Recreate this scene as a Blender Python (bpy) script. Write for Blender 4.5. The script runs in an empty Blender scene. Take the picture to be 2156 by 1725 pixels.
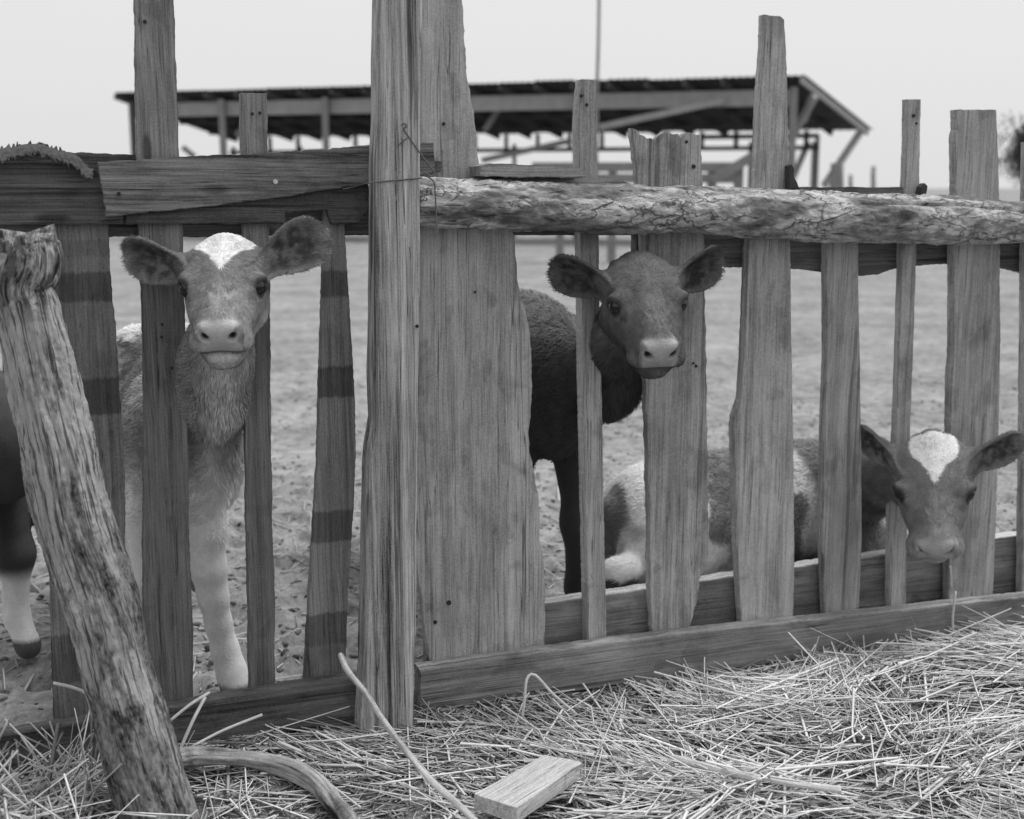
import bpy, bmesh, math, random
import numpy as np
from mathutils import Vector, Matrix
random.seed(7); RNG = np.random.default_rng(11)
sc = bpy.context.scene
COL = sc.collection

# ------------------------------------------------------------------ camera
PW, PH = 2156.0, 1725.0            # picture units used for measuring the photograph
CX, CY, FPX, CAMH = PW/2, PH/2, 2600.0, 1.12
PITCH = math.atan((CY-395.0)/FPX)
cam_d = bpy.data.cameras.new('camera'); cam = bpy.data.objects.new('camera', cam_d); COL.objects.link(cam)
cam.location = (0, 0, CAMH); cam.rotation_euler = (math.pi/2-PITCH, 0, 0)
cam_d.sensor_width = 36.0; cam_d.lens = 36.0*FPX/PW; cam_d.clip_start = 0.05; cam_d.clip_end = 3000
cam_d.dof.use_dof = True; cam_d.dof.focus_distance = 2.50; cam_d.dof.aperture_fstop = 3.4
sc.camera = cam

# ------------------------------------------------------------------ sky and sun (hazy bright overcast)
SUN_EL, SUN_AZ = math.radians(66), math.radians(72)     # azimuth measured from +Y towards +X: high, from the right
w = bpy.data.worlds.new('World'); sc.world = w; w.use_nodes = True
nt = w.node_tree; nt.nodes.clear()
sky = nt.nodes.new('ShaderNodeTexSky'); sky.sky_type = 'NISHITA'; sky.sun_disc = False
sky.sun_elevation = SUN_EL; sky.sun_rotation = SUN_AZ; sky.dust_density = 6.0; sky.air_density = 1.0
bw = nt.nodes.new('ShaderNodeRGBToBW')
veil = nt.nodes.new('ShaderNodeMix'); veil.data_type = 'FLOAT'
veil.inputs[0].default_value = 0.80; veil.inputs[3].default_value = 7.7     # an even cloud veil over the sky
bg = nt.nodes.new('ShaderNodeBackground'); bg.inputs[1].default_value = 0.12
wo = nt.nodes.new('ShaderNodeOutputWorld')
nt.links.new(sky.outputs[0], bw.inputs[0]); nt.links.new(bw.outputs[0], veil.inputs[2])
nt.links.new(veil.outputs[0], bg.inputs[0]); nt.links.new(bg.outputs[0], wo.inputs[0])
sl = bpy.data.lights.new('sun', 'SUN'); sl.energy = 2.3; sl.angle = math.radians(24); sl.color = (1, 1, 1)
so = bpy.data.objects.new('sun', sl); COL.objects.link(so)
sdir = Vector((math.sin(SUN_AZ)*math.cos(SUN_EL), math.cos(SUN_AZ)*math.cos(SUN_EL), math.sin(SUN_EL)))
so.rotation_euler = sdir.to_track_quat('Z', 'Y').to_euler(); so.location = sdir*30
sc.view_settings.view_transform = 'Standard'; sc.view_settings.look = 'None'
sc.view_settings.exposure = 0.0; sc.view_settings.gamma = 1.0; sc.view_settings.use_curve_mapping = False

# ------------------------------------------------------------------ measuring helpers
cF = np.array([0, math.cos(PITCH), -math.sin(PITCH)]); cU = np.array([0, math.sin(PITCH), math.cos(PITCH)]); cR = np.array([1., 0, 0])
cC = np.array([0, 0, CAMH])
def ray(x, y): return (x-CX)/FPX*cR-(y-CY)/FPX*cU+cF
def ground(x, y, z=0.0):
    d = ray(x, y); return cC+d*((z-CAMH)/d[2])
def at_y(x, y, Y):                      # point on a pixel's ray at world depth Y
    d = ray(x, y); return cC+d*(Y/d[1])
_d = ray(8500, 395); FA = math.atan2(_d[1], _d[0])          # the fence runs away to the right by 19.6 degrees
FN = np.array([math.sin(FA), -math.cos(FA), 0]); FT = np.array([math.cos(FA), math.sin(FA), 0])
P0 = ground(815, 1535)-FN*0.12
def fl(x, y, o):                        # pixel on a plane parallel to the fence, o metres in front of the pickets -> (u, z)
    d = ray(x, y); t = ((P0+FN*o-cC)@FN)/(d@FN); q = cC+d*t
    return np.array([(q-P0)@FT, q[2]])
def fw(u, o, z): return P0+FT*u+FN*o+np.array([0, 0, z])

# ------------------------------------------------------------------ noise
def _hash(ix, iy, iz, s):
    h = (ix.astype(np.uint32)*np.uint32(374761393)+iy.astype(np.uint32)*np.uint32(668265263)+iz.astype(np.uint32)*np.uint32(2147483647)+np.uint32(s*974634))
    h = (h ^ (h >> np.uint32(13)))*np.uint32(1274126177); h = h ^ (h >> np.uint32(16))
    return (h & np.uint32(0xffff)).astype(np.float64)/65535.0
def vnoise(p, s=1):
    p = np.asarray(p, float); i = np.floor(p).astype(np.int64); f = p-i; f = f*f*(3-2*f)
    i = i+100000; x, y, z = i[..., 0], i[..., 1], i[..., 2]; fx, fy, fz = f[..., 0], f[..., 1], f[..., 2]
    def L(a, b, t): return a+(b-a)*t
    return L(L(L(_hash(x, y, z, s), _hash(x+1, y, z, s), fx), L(_hash(x, y+1, z, s), _hash(x+1, y+1, z, s), fx), fy),
             L(L(_hash(x, y, z+1, s), _hash(x+1, y, z+1, s), fx), L(_hash(x, y+1, z+1, s), _hash(x+1, y+1, z+1, s), fx), fy), fz)
def fbm(p, o=4, s=1):
    p = np.asarray(p, float); a = 0.0; w_ = 0.5; t = 0.0
    for k in range(o):
        a = a+w_*vnoise(p*2.0**k+k*17.3, s+k); t += w_; w_ *= 0.5
    return a/t
def sstep(a, b, x):
    t = np.clip((x-a)/(b-a), 0, 1); return t*t*(3-2*t)

# ------------------------------------------------------------------ material helpers (everything grey: a black and white photograph)
class NB:
    def __init__(s, name):
        s.m = bpy.data.materials.new(name); s.m.use_nodes = True; s.t = s.m.node_tree; s.t.nodes.clear()
        s.out = s.n('ShaderNodeOutputMaterial'); s.b = s.n('ShaderNodeBsdfPrincipled'); s.l(s.b.outputs[0], s.out.inputs[0])
        s.b.inputs['Specular IOR Level'].default_value = 0.25
    def n(s, t): return s.t.nodes.new(t)
    def l(s, a, b): s.t.links.new(a, b)
    def put(s, v, sock):
        if isinstance(v, (int, float)): sock.default_value = v
        elif isinstance(v, (tuple, list)): sock.default_value = v
        else: s.l(v, sock)
    def math(s, op, a, b=0.0, c=0.0, clamp=False):
        n = s.n('ShaderNodeMath'); n.operation = op; n.use_clamp = clamp
        s.put(a, n.inputs[0]); s.put(b, n.inputs[1]); s.put(c, n.inputs[2]); return n.outputs[0]
    def vec(s, op, a, b): 
        n = s.n('ShaderNodeVectorMath'); n.operation = op; s.put(a, n.inputs[0]); s.put(b, n.inputs[1]); return n.outputs[0]
    def noise(s, co, scale=1.0, detail=4.0, rough=0.55, dist=0.0):
        n = s.n('ShaderNodeTexNoise'); s.put(co, n.inputs['Vector']); n.inputs['Scale'].default_value = scale
        n.inputs['Detail'].default_value = detail; n.inputs['Roughness'].default_value = rough; n.inputs['Distortion'].default_value = dist
        return n.outputs[0]
    def ss(s, x, a, b, lo=0.0, hi=1.0):
        n = s.n('ShaderNodeMapRange'); n.interpolation_type = 'SMOOTHSTEP'; s.put(x, n.inputs[0])
        n.inputs[1].default_value = a; n.inputs[2].default_value = b; n.inputs[3].default_value = lo; n.inputs[4].default_value = hi
        return n.outputs[0]
    def attr(s, name):
        n = s.n('ShaderNodeAttribute'); n.attribute_name = name; return n
    def bump(s, h, strength=0.5, dist=0.004):
        n = s.n('ShaderNodeBump'); n.inputs['Strength'].default_value = strength; n.inputs['Distance'].default_value = dist
        s.l(h, n.inputs['Height']); s.l(n.outputs[0], s.b.inputs['Normal']); return n
    def done(s, val, rough=0.85):
        n = s.n('ShaderNodeCombineColor')
        for k in range(3): s.l(val, n.inputs[k])
        s.l(n.outputs[0], s.b.inputs['Base Color']); s.put(rough, s.b.inputs['Roughness']); return s.m

def wood(name, base, axis=2, bands=(), streak=1.0, blotch=0.5, crack=0.6, coord=None, bump=0.5, fine=1.0, wash=0.0):
    b = NB(name)
    raw = b.n('ShaderNodeTexCoord').outputs['Object'] if coord is None else b.attr(coord).outputs['Vector']
    oi = b.n('ShaderNodeObjectInfo'); cx = b.n('ShaderNodeCombineXYZ')
    for k in range(3): b.l(b.math('MULTIPLY', oi.outputs['Random'], 3.7+5.1*k), cx.inputs[k])
    co = b.vec('ADD', raw, cx.outputs[0])
    def S(a, g): v = [a]*3; v[axis] = g; return tuple(v)
    warp = b.noise(b.vec('MULTIPLY', co, S(5, 3)), 1, 2)
    cow = b.vec('ADD', co, b.vec('MULTIPLY', b.vec('SUBTRACT', warp, (0.5, 0.5, 0.5)), S(0.012, 0.0)))
    n1 = b.noise(b.vec('MULTIPLY', cow, S(260*fine, 5.0)), 1, 7, 0.7)
    n2 = b.noise(b.vec('MULTIPLY', cow, S(34*fine, 0.9)), 1, 4, 0.6, 0.3)
    n3 = b.noise(b.vec('MULTIPLY', co, S(9, 5)), 1, 7, 0.65)
    n4 = b.noise(b.vec('MULTIPLY', cow, S(60*fine, 0.8)), 1, 3, 0.5)
    n5 = b.noise(co, 260, 3, 0.6)
    ck = b.ss(n4, 0.60, 0.70)
    v = b.math('ADD', 1.0, b.math('MULTIPLY', b.math('SUBTRACT', n1, 0.5), 2.0*streak))
    v = b.math('ADD', v, b.math('MULTIPLY', b.math('SUBTRACT', n2, 0.5), 2.0*streak))
    v = b.math('ADD', v, b.math('MULTIPLY', b.math('SUBTRACT', n3, 0.5), 2.0*blotch))
    v = b.math('ADD', v, b.math('MULTIPLY', b.math('SUBTRACT', n5, 0.5), 0.9))
    v = b.math('MULTIPLY', v, b.math('SUBTRACT', 1.0, b.math('MULTIPLY', ck, crack)))
    if wash:     # chalky remnants
        v = b.math('ADD', v, b.math('MULTIPLY', b.ss(n3, 0.56, 0.68), wash))
    n6 = b.noise(b.vec('MULTIPLY', co, S(16, 11)), 1, 3, 0.5, 0.4); v = b.math('MULTIPLY', v, b.ss(n6, .55, .66, 1.0, 1.0-.30*blotch))
    n7 = b.noise(b.vec('MULTIPLY', co, S(28, 2.2)), 1, 5, 0.6); v = b.math('MULTIPLY', v, b.ss(n7, .34, .46, 1.0-.30*blotch, 1.0))
    n8 = b.noise(b.vec('MULTIPLY', cow, S(430*fine, 7)), 1, 3, 0.6); v = b.math('MULTIPLY', v, b.ss(n8, .52, .68, 1.0, .62))
    n9 = b.noise(b.vec('MULTIPLY', cow, S(95*fine, .55)), 1, 2, 0.4); ck2 = b.ss(b.math('ABSOLUTE', b.math('SUBTRACT', n9, .5)), .0, .014, 1.0, .0)
    ck2 = b.math('MULTIPLY', ck2, b.ss(n3, .47, .56)); v = b.math('MULTIPLY', v, b.math('SUBTRACT', 1.0, b.math('MULTIPLY', ck2, .65)))
    # knots
    vo = b.n('ShaderNodeTexVoronoi'); b.l(b.vec('MULTIPLY', co, S(9, 3.0)), vo.inputs['Vector']); vo.inputs['Scale'].default_value = 1.0
    kn = b.ss(vo.outputs['Distance'], 0.05, 0.12, 0.55, 0.0)
    v = b.math('MULTIPLY', v, b.math('SUBTRACT', 1.0, kn))
    if bands:
        sx = b.n('ShaderNodeSeparateXYZ'); b.l(raw, sx.inputs[0])
        zc = b.math('ADD', sx.outputs[axis], b.math('MULTIPLY', b.math('SUBTRACT', b.noise(co, 30, 3), 0.5), 0.016))
        zc = b.math('ADD', zc, b.math('MULTIPLY', b.math('SUBTRACT', b.noise(b.vec('MULTIPLY', co, S(200, 8)), 1, 2), 0.5), 0.012))
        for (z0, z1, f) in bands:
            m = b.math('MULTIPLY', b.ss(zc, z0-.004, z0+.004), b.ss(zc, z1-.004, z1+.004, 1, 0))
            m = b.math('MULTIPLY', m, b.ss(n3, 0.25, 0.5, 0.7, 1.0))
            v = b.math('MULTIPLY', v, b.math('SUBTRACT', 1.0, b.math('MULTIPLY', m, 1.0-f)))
    v = b.math('MAXIMUM', b.math('MULTIPLY', v, base*1.42), 0.010)
    h = b.math('ADD', b.math('MULTIPLY', n1, 0.5), b.math('SUBTRACT', b.math('MULTIPLY', n2, 0.5), b.math('ADD', b.math('MULTIPLY', ck, 0.8), b.math('MULTIPLY', ck2, 1.0))))
    b.bump(h, bump, 0.004)
    return b.done(v, 0.88)

def plain(name, val, rough=0.8, vary=0.25, scale=30, spec=0.25):
    b = NB(name); co = b.n('ShaderNodeTexCoord').outputs['Object']
    n = b.noise(co, scale, 5, 0.6)
    b.b.inputs['Specular IOR Level'].default_value = spec
    b.bump(n, 0.3, 0.004)
    return b.done(b.math('MULTIPLY', b.math('ADD', 1-vary, b.math('MULTIPLY', n, 2*vary)), val), rough)

# ------------------------------------------------------------------ object helpers
def link(name, me, mat=None, parent=None):
    o = bpy.data.objects.new(name, me); COL.objects.link(o)
    if mat: me.materials.append(mat)
    if parent: o.parent = parent
    return o
def mesh(name, V, F, smooth=False):
    me = bpy.data.meshes.new(name); me.from_pydata([tuple(map(float, v)) for v in V], [], [tuple(map(int, f)) for f in F]); me.update()
    if smooth: me.polygons.foreach_set('use_smooth', [True]*len(me.polygons))
    return me
def quad_mesh(name, V, Q, smooth=True):      # fast path, numpy arrays, all faces the same size
    V = np.asarray(V, np.float32); Q = np.asarray(Q, np.int32); k = Q.shape[1]
    me = bpy.data.meshes.new(name); me.vertices.add(len(V)); me.vertices.foreach_set('co', V.ravel())
    me.loops.add(Q.size); me.loops.foreach_set('vertex_index', Q.ravel())
    me.polygons.add(len(Q)); me.polygons.foreach_set('loop_start', np.arange(0, Q.size, k, dtype=np.int32))
    me.update(calc_edges=True); me.validate()
    if smooth: me.polygons.foreach_set('use_smooth', np.ones(len(me.polygons), bool))
    return me
def vattr(me, name, arr):
    a = me.attributes.new(name, 'FLOAT_VECTOR', 'POINT'); a.data.foreach_set('vector', np.asarray(arr, np.float32).ravel())
def tag(o, label=None, cat=None, group=None, kind=None):
    if label: o['label'] = label
    if cat: o['category'] = cat
    if group: o['group'] = group
    if kind: o['kind'] = kind
    return o
def empty(name, loc=(0, 0, 0), rz=0.0):
    o = bpy.data.objects.new(name, None); COL.objects.link(o); o.location = loc; o.rotation_euler = (0, 0, rz); o.empty_display_size = 0.1
    return o
def boxes(name, items, mat, parent=None, bevel=0.0):
    """items: list of (a, b, w, h): bars from a to b of width w and height h, one mesh"""
    bm = bmesh.new()
    for a, b_, w_, h_ in items:
        a = Vector(a); b_ = Vector(b_); d = (b_-a); L = d.length; q = d.to_track_quat('X', 'Z')
        r = bmesh.ops.create_cube(bm, size=1.0, matrix=Matrix.Translation((a+b_)/2) @ q.to_matrix().to_4x4() @ Matrix.Diagonal((L, w_, h_, 1)))
    if bevel: bmesh.ops.bevel(bm, geom=bm.edges[:], offset=bevel, segments=1, affect='EDGES')
    me = bpy.data.meshes.new(name); bm.to_mesh(me); bm.free()
    return link(name, me, mat, parent)
def frames(P):
    P = np.asarray(P, float); T = np.gradient(P, axis=0); T /= np.linalg.norm(T, axis=1)[:, None]
    up = np.array([0, 0, 1.]) if abs(T[0][2]) < .9 else np.array([0, -1., 0])
    A = []; B = []; a = np.cross(up, T[0]); a /= np.linalg.norm(a)
    for t in T:
        a = a-t*(a@t); a /= np.linalg.norm(a); A.append(a); B.append(np.cross(t, a))
    return T, np.array(A), np.array(B)
def spline(P, n):
    P = np.asarray(P, float); d = np.r_[0, np.cumsum(np.linalg.norm(np.diff(P[:, :3], axis=0), axis=1))]; s = np.linspace(0, d[-1], n)
    out = np.empty((n, P.shape[1])); Q = np.vstack([2*P[0]-P[1], P, 2*P[-1]-P[-2]])
    for k, x in enumerate(s):
        i = min(max(np.searchsorted(d, x, 'right')-1, 0), len(P)-2); t = (x-d[i])/(d[i+1]-d[i])
        p0, p1, p2, p3 = Q[i], Q[i+1], Q[i+2], Q[i+3]
        out[k] = .5*((2*p1)+(-p0+p2)*t+(2*p0-5*p1+4*p2-p3)*t*t+(-p0+3*p1-3*p2+p3)*t**3)
    return out, s
def loft(name, P, R, ns, disp=None, cap=True, roughend=0.0):
    """tube along points P with radii R; disp(theta, s) in metres; stores the straightened coordinate in attribute pc"""
    n = len(P); T, A, B = frames(P); s = np.r_[0, np.cumsum(np.linalg.norm(np.diff(P, axis=0), axis=1))]
    th = np.linspace(0, 2*np.pi, ns, endpoint=False); TH, SS = np.meshgrid(th, s); RR = np.asarray(R)[:, None]*np.ones_like(TH)
    D = disp(TH, SS, RR) if disp is not None else 0
    r = np.maximum(RR+D, 0.0005)
    V = P[:, None, :]+r[..., None]*(np.cos(TH)[..., None]*A[:, None, :]+np.sin(TH)[..., None]*B[:, None, :])
    if roughend:
        for e, sg in ((0, -1), (-1, 1)):
            nz = fbm(np.stack([np.cos(th)*4, np.sin(th)*4, th*0+e+7], -1), 4)-.5
            V[e] += T[e]*(nz*roughend)[:, None]
    pc = np.stack([RR*np.cos(TH), RR*np.sin(TH), SS], -1)
    V = V.reshape(-1, 3); pc = pc.reshape(-1, 3)
    i = np.arange(n-1)[:, None]*ns; j = np.arange(ns)[None, :]; j2 = (j+1) % ns
    Q = np.stack([i+j, i+j2, i+ns+j2, i+ns+j], -1).reshape(-1, 4)
    me_f = [tuple(q) for q in Q.tolist()]
    if cap:
        V = np.vstack([V, P[0]-T[0]*roughend*.15, P[-1]+T[-1]*roughend*.15]); pc = np.vstack([pc, [0, 0, 0], [0, 0, s[-1]]])
        c0, c1 = len(V)-2, len(V)-1
        for k in range(ns):
            me_f.append((c0, (k+1) % ns, k)); me_f.append((c1, (n-1)*ns+k, (n-1)*ns+(k+1) % ns))
    me = mesh(name, V, me_f, True); vattr(me, 'pc', pc)
    return me

# ================================================================== GROUND
def gheight(X, Y):
    P = np.stack([X*1.0, Y*1.0, X*0], -1)
    u = (X-P0[0])*FT[0]+(Y-P0[1])*FT[1]; o = (X-P0[0])*FN[0]+(Y-P0[1])*FN[1]
    near = np.exp(-((Y-2.5)/6.0)**2)
    h = (fbm(P*2.2, 3, 3)-.5)*0.05*near+(fbm(P*9, 3, 5)-.5)*0.034*near+(fbm(P*30, 3, 8)-.5)*0.018*np.exp(-((Y-2.5)/2.5)**2)
    h = h-0.012
    pen_ = sstep(-.06, -.16, o)*np.exp(-((Y-2.5)/3.2)**2)
    h = h-pen_*.034*sstep(.52, .70, fbm(P*np.array([6.5, 6.5, 1]), 2, 51))+pen_*.020*sstep(.5, .75, fbm(P*np.array([17, 17, 1]), 3, 57))
    mound = 0.060*sstep(.75, 1.7, u)*sstep(.05, .30, o)*(1-0.35*sstep(.6, 1.1, o))+.035*sstep(.15, .5, u)*sstep(.20, .40, o)*(1-sstep(.6, .9, o))*sstep(1.2, .8, u)
    return h+mound+0.0*X
_gx = np.arange(-6, 6.01, .02); _gy = np.arange(1.0, 13.01, .02); _GX, _GY = np.meshgrid(_gx, _gy); _GZ = gheight(_GX, _GY)
def gfast(X, Y):
    fx = np.clip((np.asarray(X)+6)/.02, 0, len(_gx)-1.001); fy = np.clip((np.asarray(Y)-1.0)/.02, 0, len(_gy)-1.001)
    i = fx.astype(int); j = fy.astype(int); a = fx-i; c = fy-j
    return (_GZ[j, i]*(1-a)+_GZ[j, i+1]*a)*(1-c)+(_GZ[j+1, i]*(1-a)+_GZ[j+1, i+1]*a)*c
def make_ground():
    xs = np.unique(np.r_[np.linspace(-900, -8, 14), np.linspace(-8, -1.6, 40), np.linspace(-1.6, 2.0, 300), np.linspace(2.0, 9, 40), np.linspace(9, 900, 14)])
    ys = np.unique(np.r_[np.linspace(-60, 1.2, 8), np.linspace(1.2, 4.2, 260), np.linspace(4.2, 9, 120), np.linspace(9, 40, 60), np.linspace(40, 1500, 16)])
    X, Y = np.meshgrid(xs, ys); Z = gheight(X, Y)
    V = np.stack([X, Y, Z], -1).reshape(-1, 3); nx = len(xs); i = np.arange(len(ys)-1)[:, None]*nx; j = np.arange(nx-1)[None, :]
    Q = np.stack([i+j, i+j+1, i+nx+j+1, i+nx+j], -1).reshape(-1, 4)
    b = NB('soil'); co = b.n('ShaderNodeTexCoord').outputs['Object']
    sx = b.n('ShaderNodeSeparateXYZ'); b.l(co, sx.inputs[0])
    # distance behind the fence line: the trampled pen is paler than the damp soil in front
    o = b.math('ADD', b.math('MULTIPLY', sx.outputs[0], -FN[0]), b.math('MULTIPLY', sx.outputs[1], -FN[1]))
    off = float(P0[0]*FN[0]+P0[1]*FN[1]); back = b.ss(b.math('ADD', o, off), -0.05, 0.35)
    n1 = b.noise(co, 1.6, 6, 0.6); n2 = b.noise(co, 14, 6, 0.65); n3 = b.noise(co, 70, 5, 0.7); n4 = b.noise(co, 240, 3, 0.6)
    front = b.math('ADD', 0.03, b.math('ADD', b.math('MULTIPLY', b.ss(n2, .35, .65), 0.10), b.math('ADD', b.math('MULTIPLY', b.ss(n3, .46, .64), 0.16), b.math('MULTIPLY', b.ss(n4, .55, .7), .14))))
    pen = b.math('ADD', 0.17, b.math('ADD', b.math('MULTIPLY', n2, 0.20), b.math('ADD', b.math('MULTIPLY', n1, 0.20), b.math('MULTIPLY', n3, 0.16))))
    pen = b.math('ADD', b.math('ADD', .085, b.math('MULTIPLY', b.ss(n2, .34, .66), .14)), b.math('ADD', b.math('MULTIPLY', b.ss(n3, .34, .66), .10), b.math('MULTIPLY', b.ss(n1, .3, .7), .12)))
    pen = b.math('MULTIPLY', pen, b.ss(n2, .28, .40, .62, 1.0))
    v = b.math('ADD', b.math('MULTIPLY', back, pen), b.math('MULTIPLY', b.math('SUBTRACT', 1.0, back), front))
    v = b.math('MULTIPLY', v, b.math('ADD', 0.75, b.math('MULTIPLY', n4, 0.5)))
    b.bump(b.math('ADD', b.math('MULTIPLY', n2, .7), b.math('ADD', b.math('MULTIPLY', n3, .5), b.math('MULTIPLY', n4, .25))), 0.8, 0.012)
    g = link('ground', quad_mesh('ground', V, Q), b.done(v, 0.95)); tag(g, 'bare trampled pen soil, pale behind the fence and dark in front', kind='structure')
make_ground()

# ================================================================== FENCE
fence = empty('picket_fence', tuple(P0), FA)
tag(fence, 'rough weathered wooden picket fence with bark pole top rail and square post', 'fence')
def resample(P, step, jit, seed):
    out = []
    for a, b_ in zip(P, np.roll(P, -1, axis=0)):
        L = np.linalg.norm(b_-a); n = max(1, int(L/step)); nr = np.array([-(b_-a)[1], (b_-a)[0]])/max(L, 1e-6)
        for k in range(n):
            t = k/n; p = a+(b_-a)*t
            if k > 0: p = p+nr*((vnoise(np.array([L*25*t, seed*3.1, 0.5]), 3)-.5)*1.2+(vnoise(np.array([L*140*t, seed*5.1, 2.5]), 4)-.5)*1.3)*jit
            out.append(p)
    return np.array(out)
_bn = [0]
def slab(name, poly, o, t, mat, parent=fence, jit=0.0022, step=0.007, bev=0.0016, ytilt=0.0, recenter=True):
    """poly: outline (u, z) of the front face at offset o; t: thickness to the back. Fence-local x = u, y = -offset, z = up"""
    _bn[0] += 1; P = resample(np.asarray(poly, float), step, jit, _bn[0]); n = len(P)
    V = [(p[0], -o+ytilt*(p[1]-.6), p[1]) for p in P]+[(p[0], -o+t+ytilt*(p[1]-.6), p[1]) for p in P]
    area = 0.5*np.sum(P[:, 0]*np.roll(P[:, 1], -1)-np.roll(P[:, 0], -1)*P[:, 1])
    ccw = area > 0
    F = [tuple(range(n)) if ccw else tuple(range(n-1, -1, -1)), tuple(range(2*n-1, n-1, -1)) if ccw else tuple(range(n, 2*n))]
    for k in range(n):
        k2 = (k+1) % n; F.append((k, k+n, k2+n, k2) if ccw else (k, k2, k2+n, k+n))
    bm = bmesh.new(); vs = [bm.verts.new(v) for v in V]
    for f in F: bm.faces.new([vs[i] for i in f])
    bm.normal_update()
    if bev:
        bm.faces.ensure_lookup_table(); ed = set(bm.faces[0].edges) | set(bm.faces[1].edges)
        bmesh.ops.bevel(bm, geom=list(ed), offset=bev, segments=2, affect='EDGES', clamp_overlap=True)
    bmesh.ops.triangulate(bm, faces=[f for f in bm.faces if len(f.verts) > 4])
    me = bpy.data.meshes.new(name); bm.to_mesh(me); bm.free()
    return link(name, me, mat, parent)
def picket(left, right, o, t, mat, name='picket', bottom=0.025, jit=0.002, top=None, ytilt=0.0):
    """left / right: silhouette pixels from top to bottom; the left silhouette is the rear left edge"""
    A = [fl(x, y, o-t) for x, y in left]; B = [fl(x, y, o) for x, y in right]
    def ext(L):
        d = (L[-1]-L[-2]); 
        if L[-1][1] > bottom: L.append(L[-1]+d*((bottom-L[-1][1])/d[1]))
    ext(A); ext(B)
    mid = [fl(x, y, o) for x, y in top] if top else []
    return slab(name, A[::-1]+mid+B, o, t, mat, jit=jit, ytilt=ytilt)

M_post = wood('wood_post', 0.245, streak=1.5, crack=0.75, blotch=0.4, bump=0.9, fine=0.8)
M_wide = wood('wood_wide', 0.29, streak=0.55, blotch=0.8, crack=0.35, fine=0.8)
M_r = wood('wood_right', 0.245, streak=0.7, blotch=0.75, crack=0.45)
M_rb = wood('wood_right_grey', 0.275, streak=0.6, blotch=0.7, crack=0.4)
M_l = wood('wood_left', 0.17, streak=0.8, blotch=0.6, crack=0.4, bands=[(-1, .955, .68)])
M_top = wood('wood_upper', 0.25, streak=0.6, blotch=0.4, crack=0.35)
M_rail = wood('wood_rail', 0.20, axis=0, streak=0.8, blotch=0.6, crack=0.4)
M_raild = wood('wood_rail_dark', 0.085, axis=0, streak=1.0, blotch=0.8, crack=0.6)
M_railA = wood('wood_rail_ridged', 0.115, axis=0, streak=1.5, blotch=0.8, crack=0.7, bump=0.9, fine=0.8)
M_railB = wood('wood_rail_brown', 0.088, axis=0, streak=0.9, blotch=0.9, crack=0.6)
M_lrail = wood('wood_low_rail', 0.165, axis=0, streak=0.8, blotch=0.9, crack=0.4, wash=0.15)
M_lrailL = wood('wood_low_rail_left', 0.10, axis=0, streak=0.9, blotch=0.9, crack=0.4, wash=0.1)

def zband(x, *ys):      # pixel rows to heights on the picket plane
    return [fl(x, y, 0)[1] for y in ys]
def bands(x, L):
    r = []
    for y0, y1, f in L:
        a, c = zband(x, y1, y0); r.append((a, c, f))
    return r
M_L1 = wood('wood_left_striped', 0.15, streak=0.7, blotch=0.6, crack=0.3, bands=bands(190, [(574, 636, .5), (797, 874, .45), (1331, 1432, .55), (505, 540, .8)]), wash=.12)
M_L4 = wood('wood_left_banded', 0.165, streak=0.7, blotch=0.5, crack=0.3, bands=bands(700, [(570, 625, .5), (772, 838, .45), (1076, 1141, .5), (1291, 1357, .5), (1357, 1440, .72)]))

# --- right of the post
picket([(868, -90), (866, 520), (870, 1180), (882, 1254), (889, 1328), (904, 1399)],
       [(970, -90), (976, 33), (977, 73), (982.7, 157), (991, 205), (999, 249), (1004.7, 311), (1009.5, 368), (1083.5, 496), (1085, 526), (1089, 581), (1093.7, 618),
        (1107, 655), (1116.4, 709), (1120, 783), (1119, 849), (1112.8, 907), (1114.6, 947), (1127.4, 1013), (1134.7, 1057), (1137, 1142), (1146.5, 1203), (1147.5, 1269), (1147.5, 1366)],
       0.0, 0.024, M_wide, jit=0.003)
picket([(1211.6, 170), (1208, 205), (1204, 264), (1206, 311), (1206, 344), (1208.7, 496), (1211.6, 625), (1213.5, 783), (1217, 929), (1219.7, 1076), (1224.5, 1269), (1226, 1346)],
       [(1255.6, 168.5), (1256, 220), (1257.4, 330), (1259, 370), (1261, 496), (1263, 710), (1266.6, 805), (1269.5, 929), (1272, 1076), (1274, 1203), (1275.7, 1254), (1277, 1343)],
       0.0, 0.038, M_rb)
picket([(1321.5, 271), (1325, 304), (1330.7, 348), (1334.3, 388), (1343, 497), (1348, 700), (1350.8, 805), (1354.5, 929), (1358, 1076), (1360, 1240), (1365.5, 1326)],
       [(1478, 285.6), (1476, 318.6), (1480, 390), (1483, 505), (1484, 621), (1487, 746), (1489, 892), (1491, 1039), (1492.8, 1160), (1487, 1192), (1472.7, 1221), (1469, 1258), (1461.7, 1284), (1454, 1317)],
       0.0, 0.022, M_r, jit=0.003, top=[(1340, 273), (1348, 284), (1356, 286), (1362, 292), (1372, 291), (1380, 297), (1391, 283), (1400, 278), (1416, 283), (1428, 282), (1434, 292), (1440, 282), (1452, 279), (1466, 284)])
picket([(1596.5, 33.7), (1594, 110), (1590, 157), (1586, 220), (1582.6, 293), (1579, 394), (1562.4, 526), (1557, 673), (1553, 764), (1547.8, 838), (1535, 874), (1533, 893), (1535.7, 1002), (1538, 1140), (1549.6, 1302)],
       [(1645, 35), (1652, 42), (1656, 110), (1659.5, 220), (1660, 311), (1662.4, 397), (1665, 526), (1666.8, 709), (1670.5, 893), (1673.4, 1158), (1672.3, 1247), (1670.5, 1291)],
       0.0, 0.028, M_rb)
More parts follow.
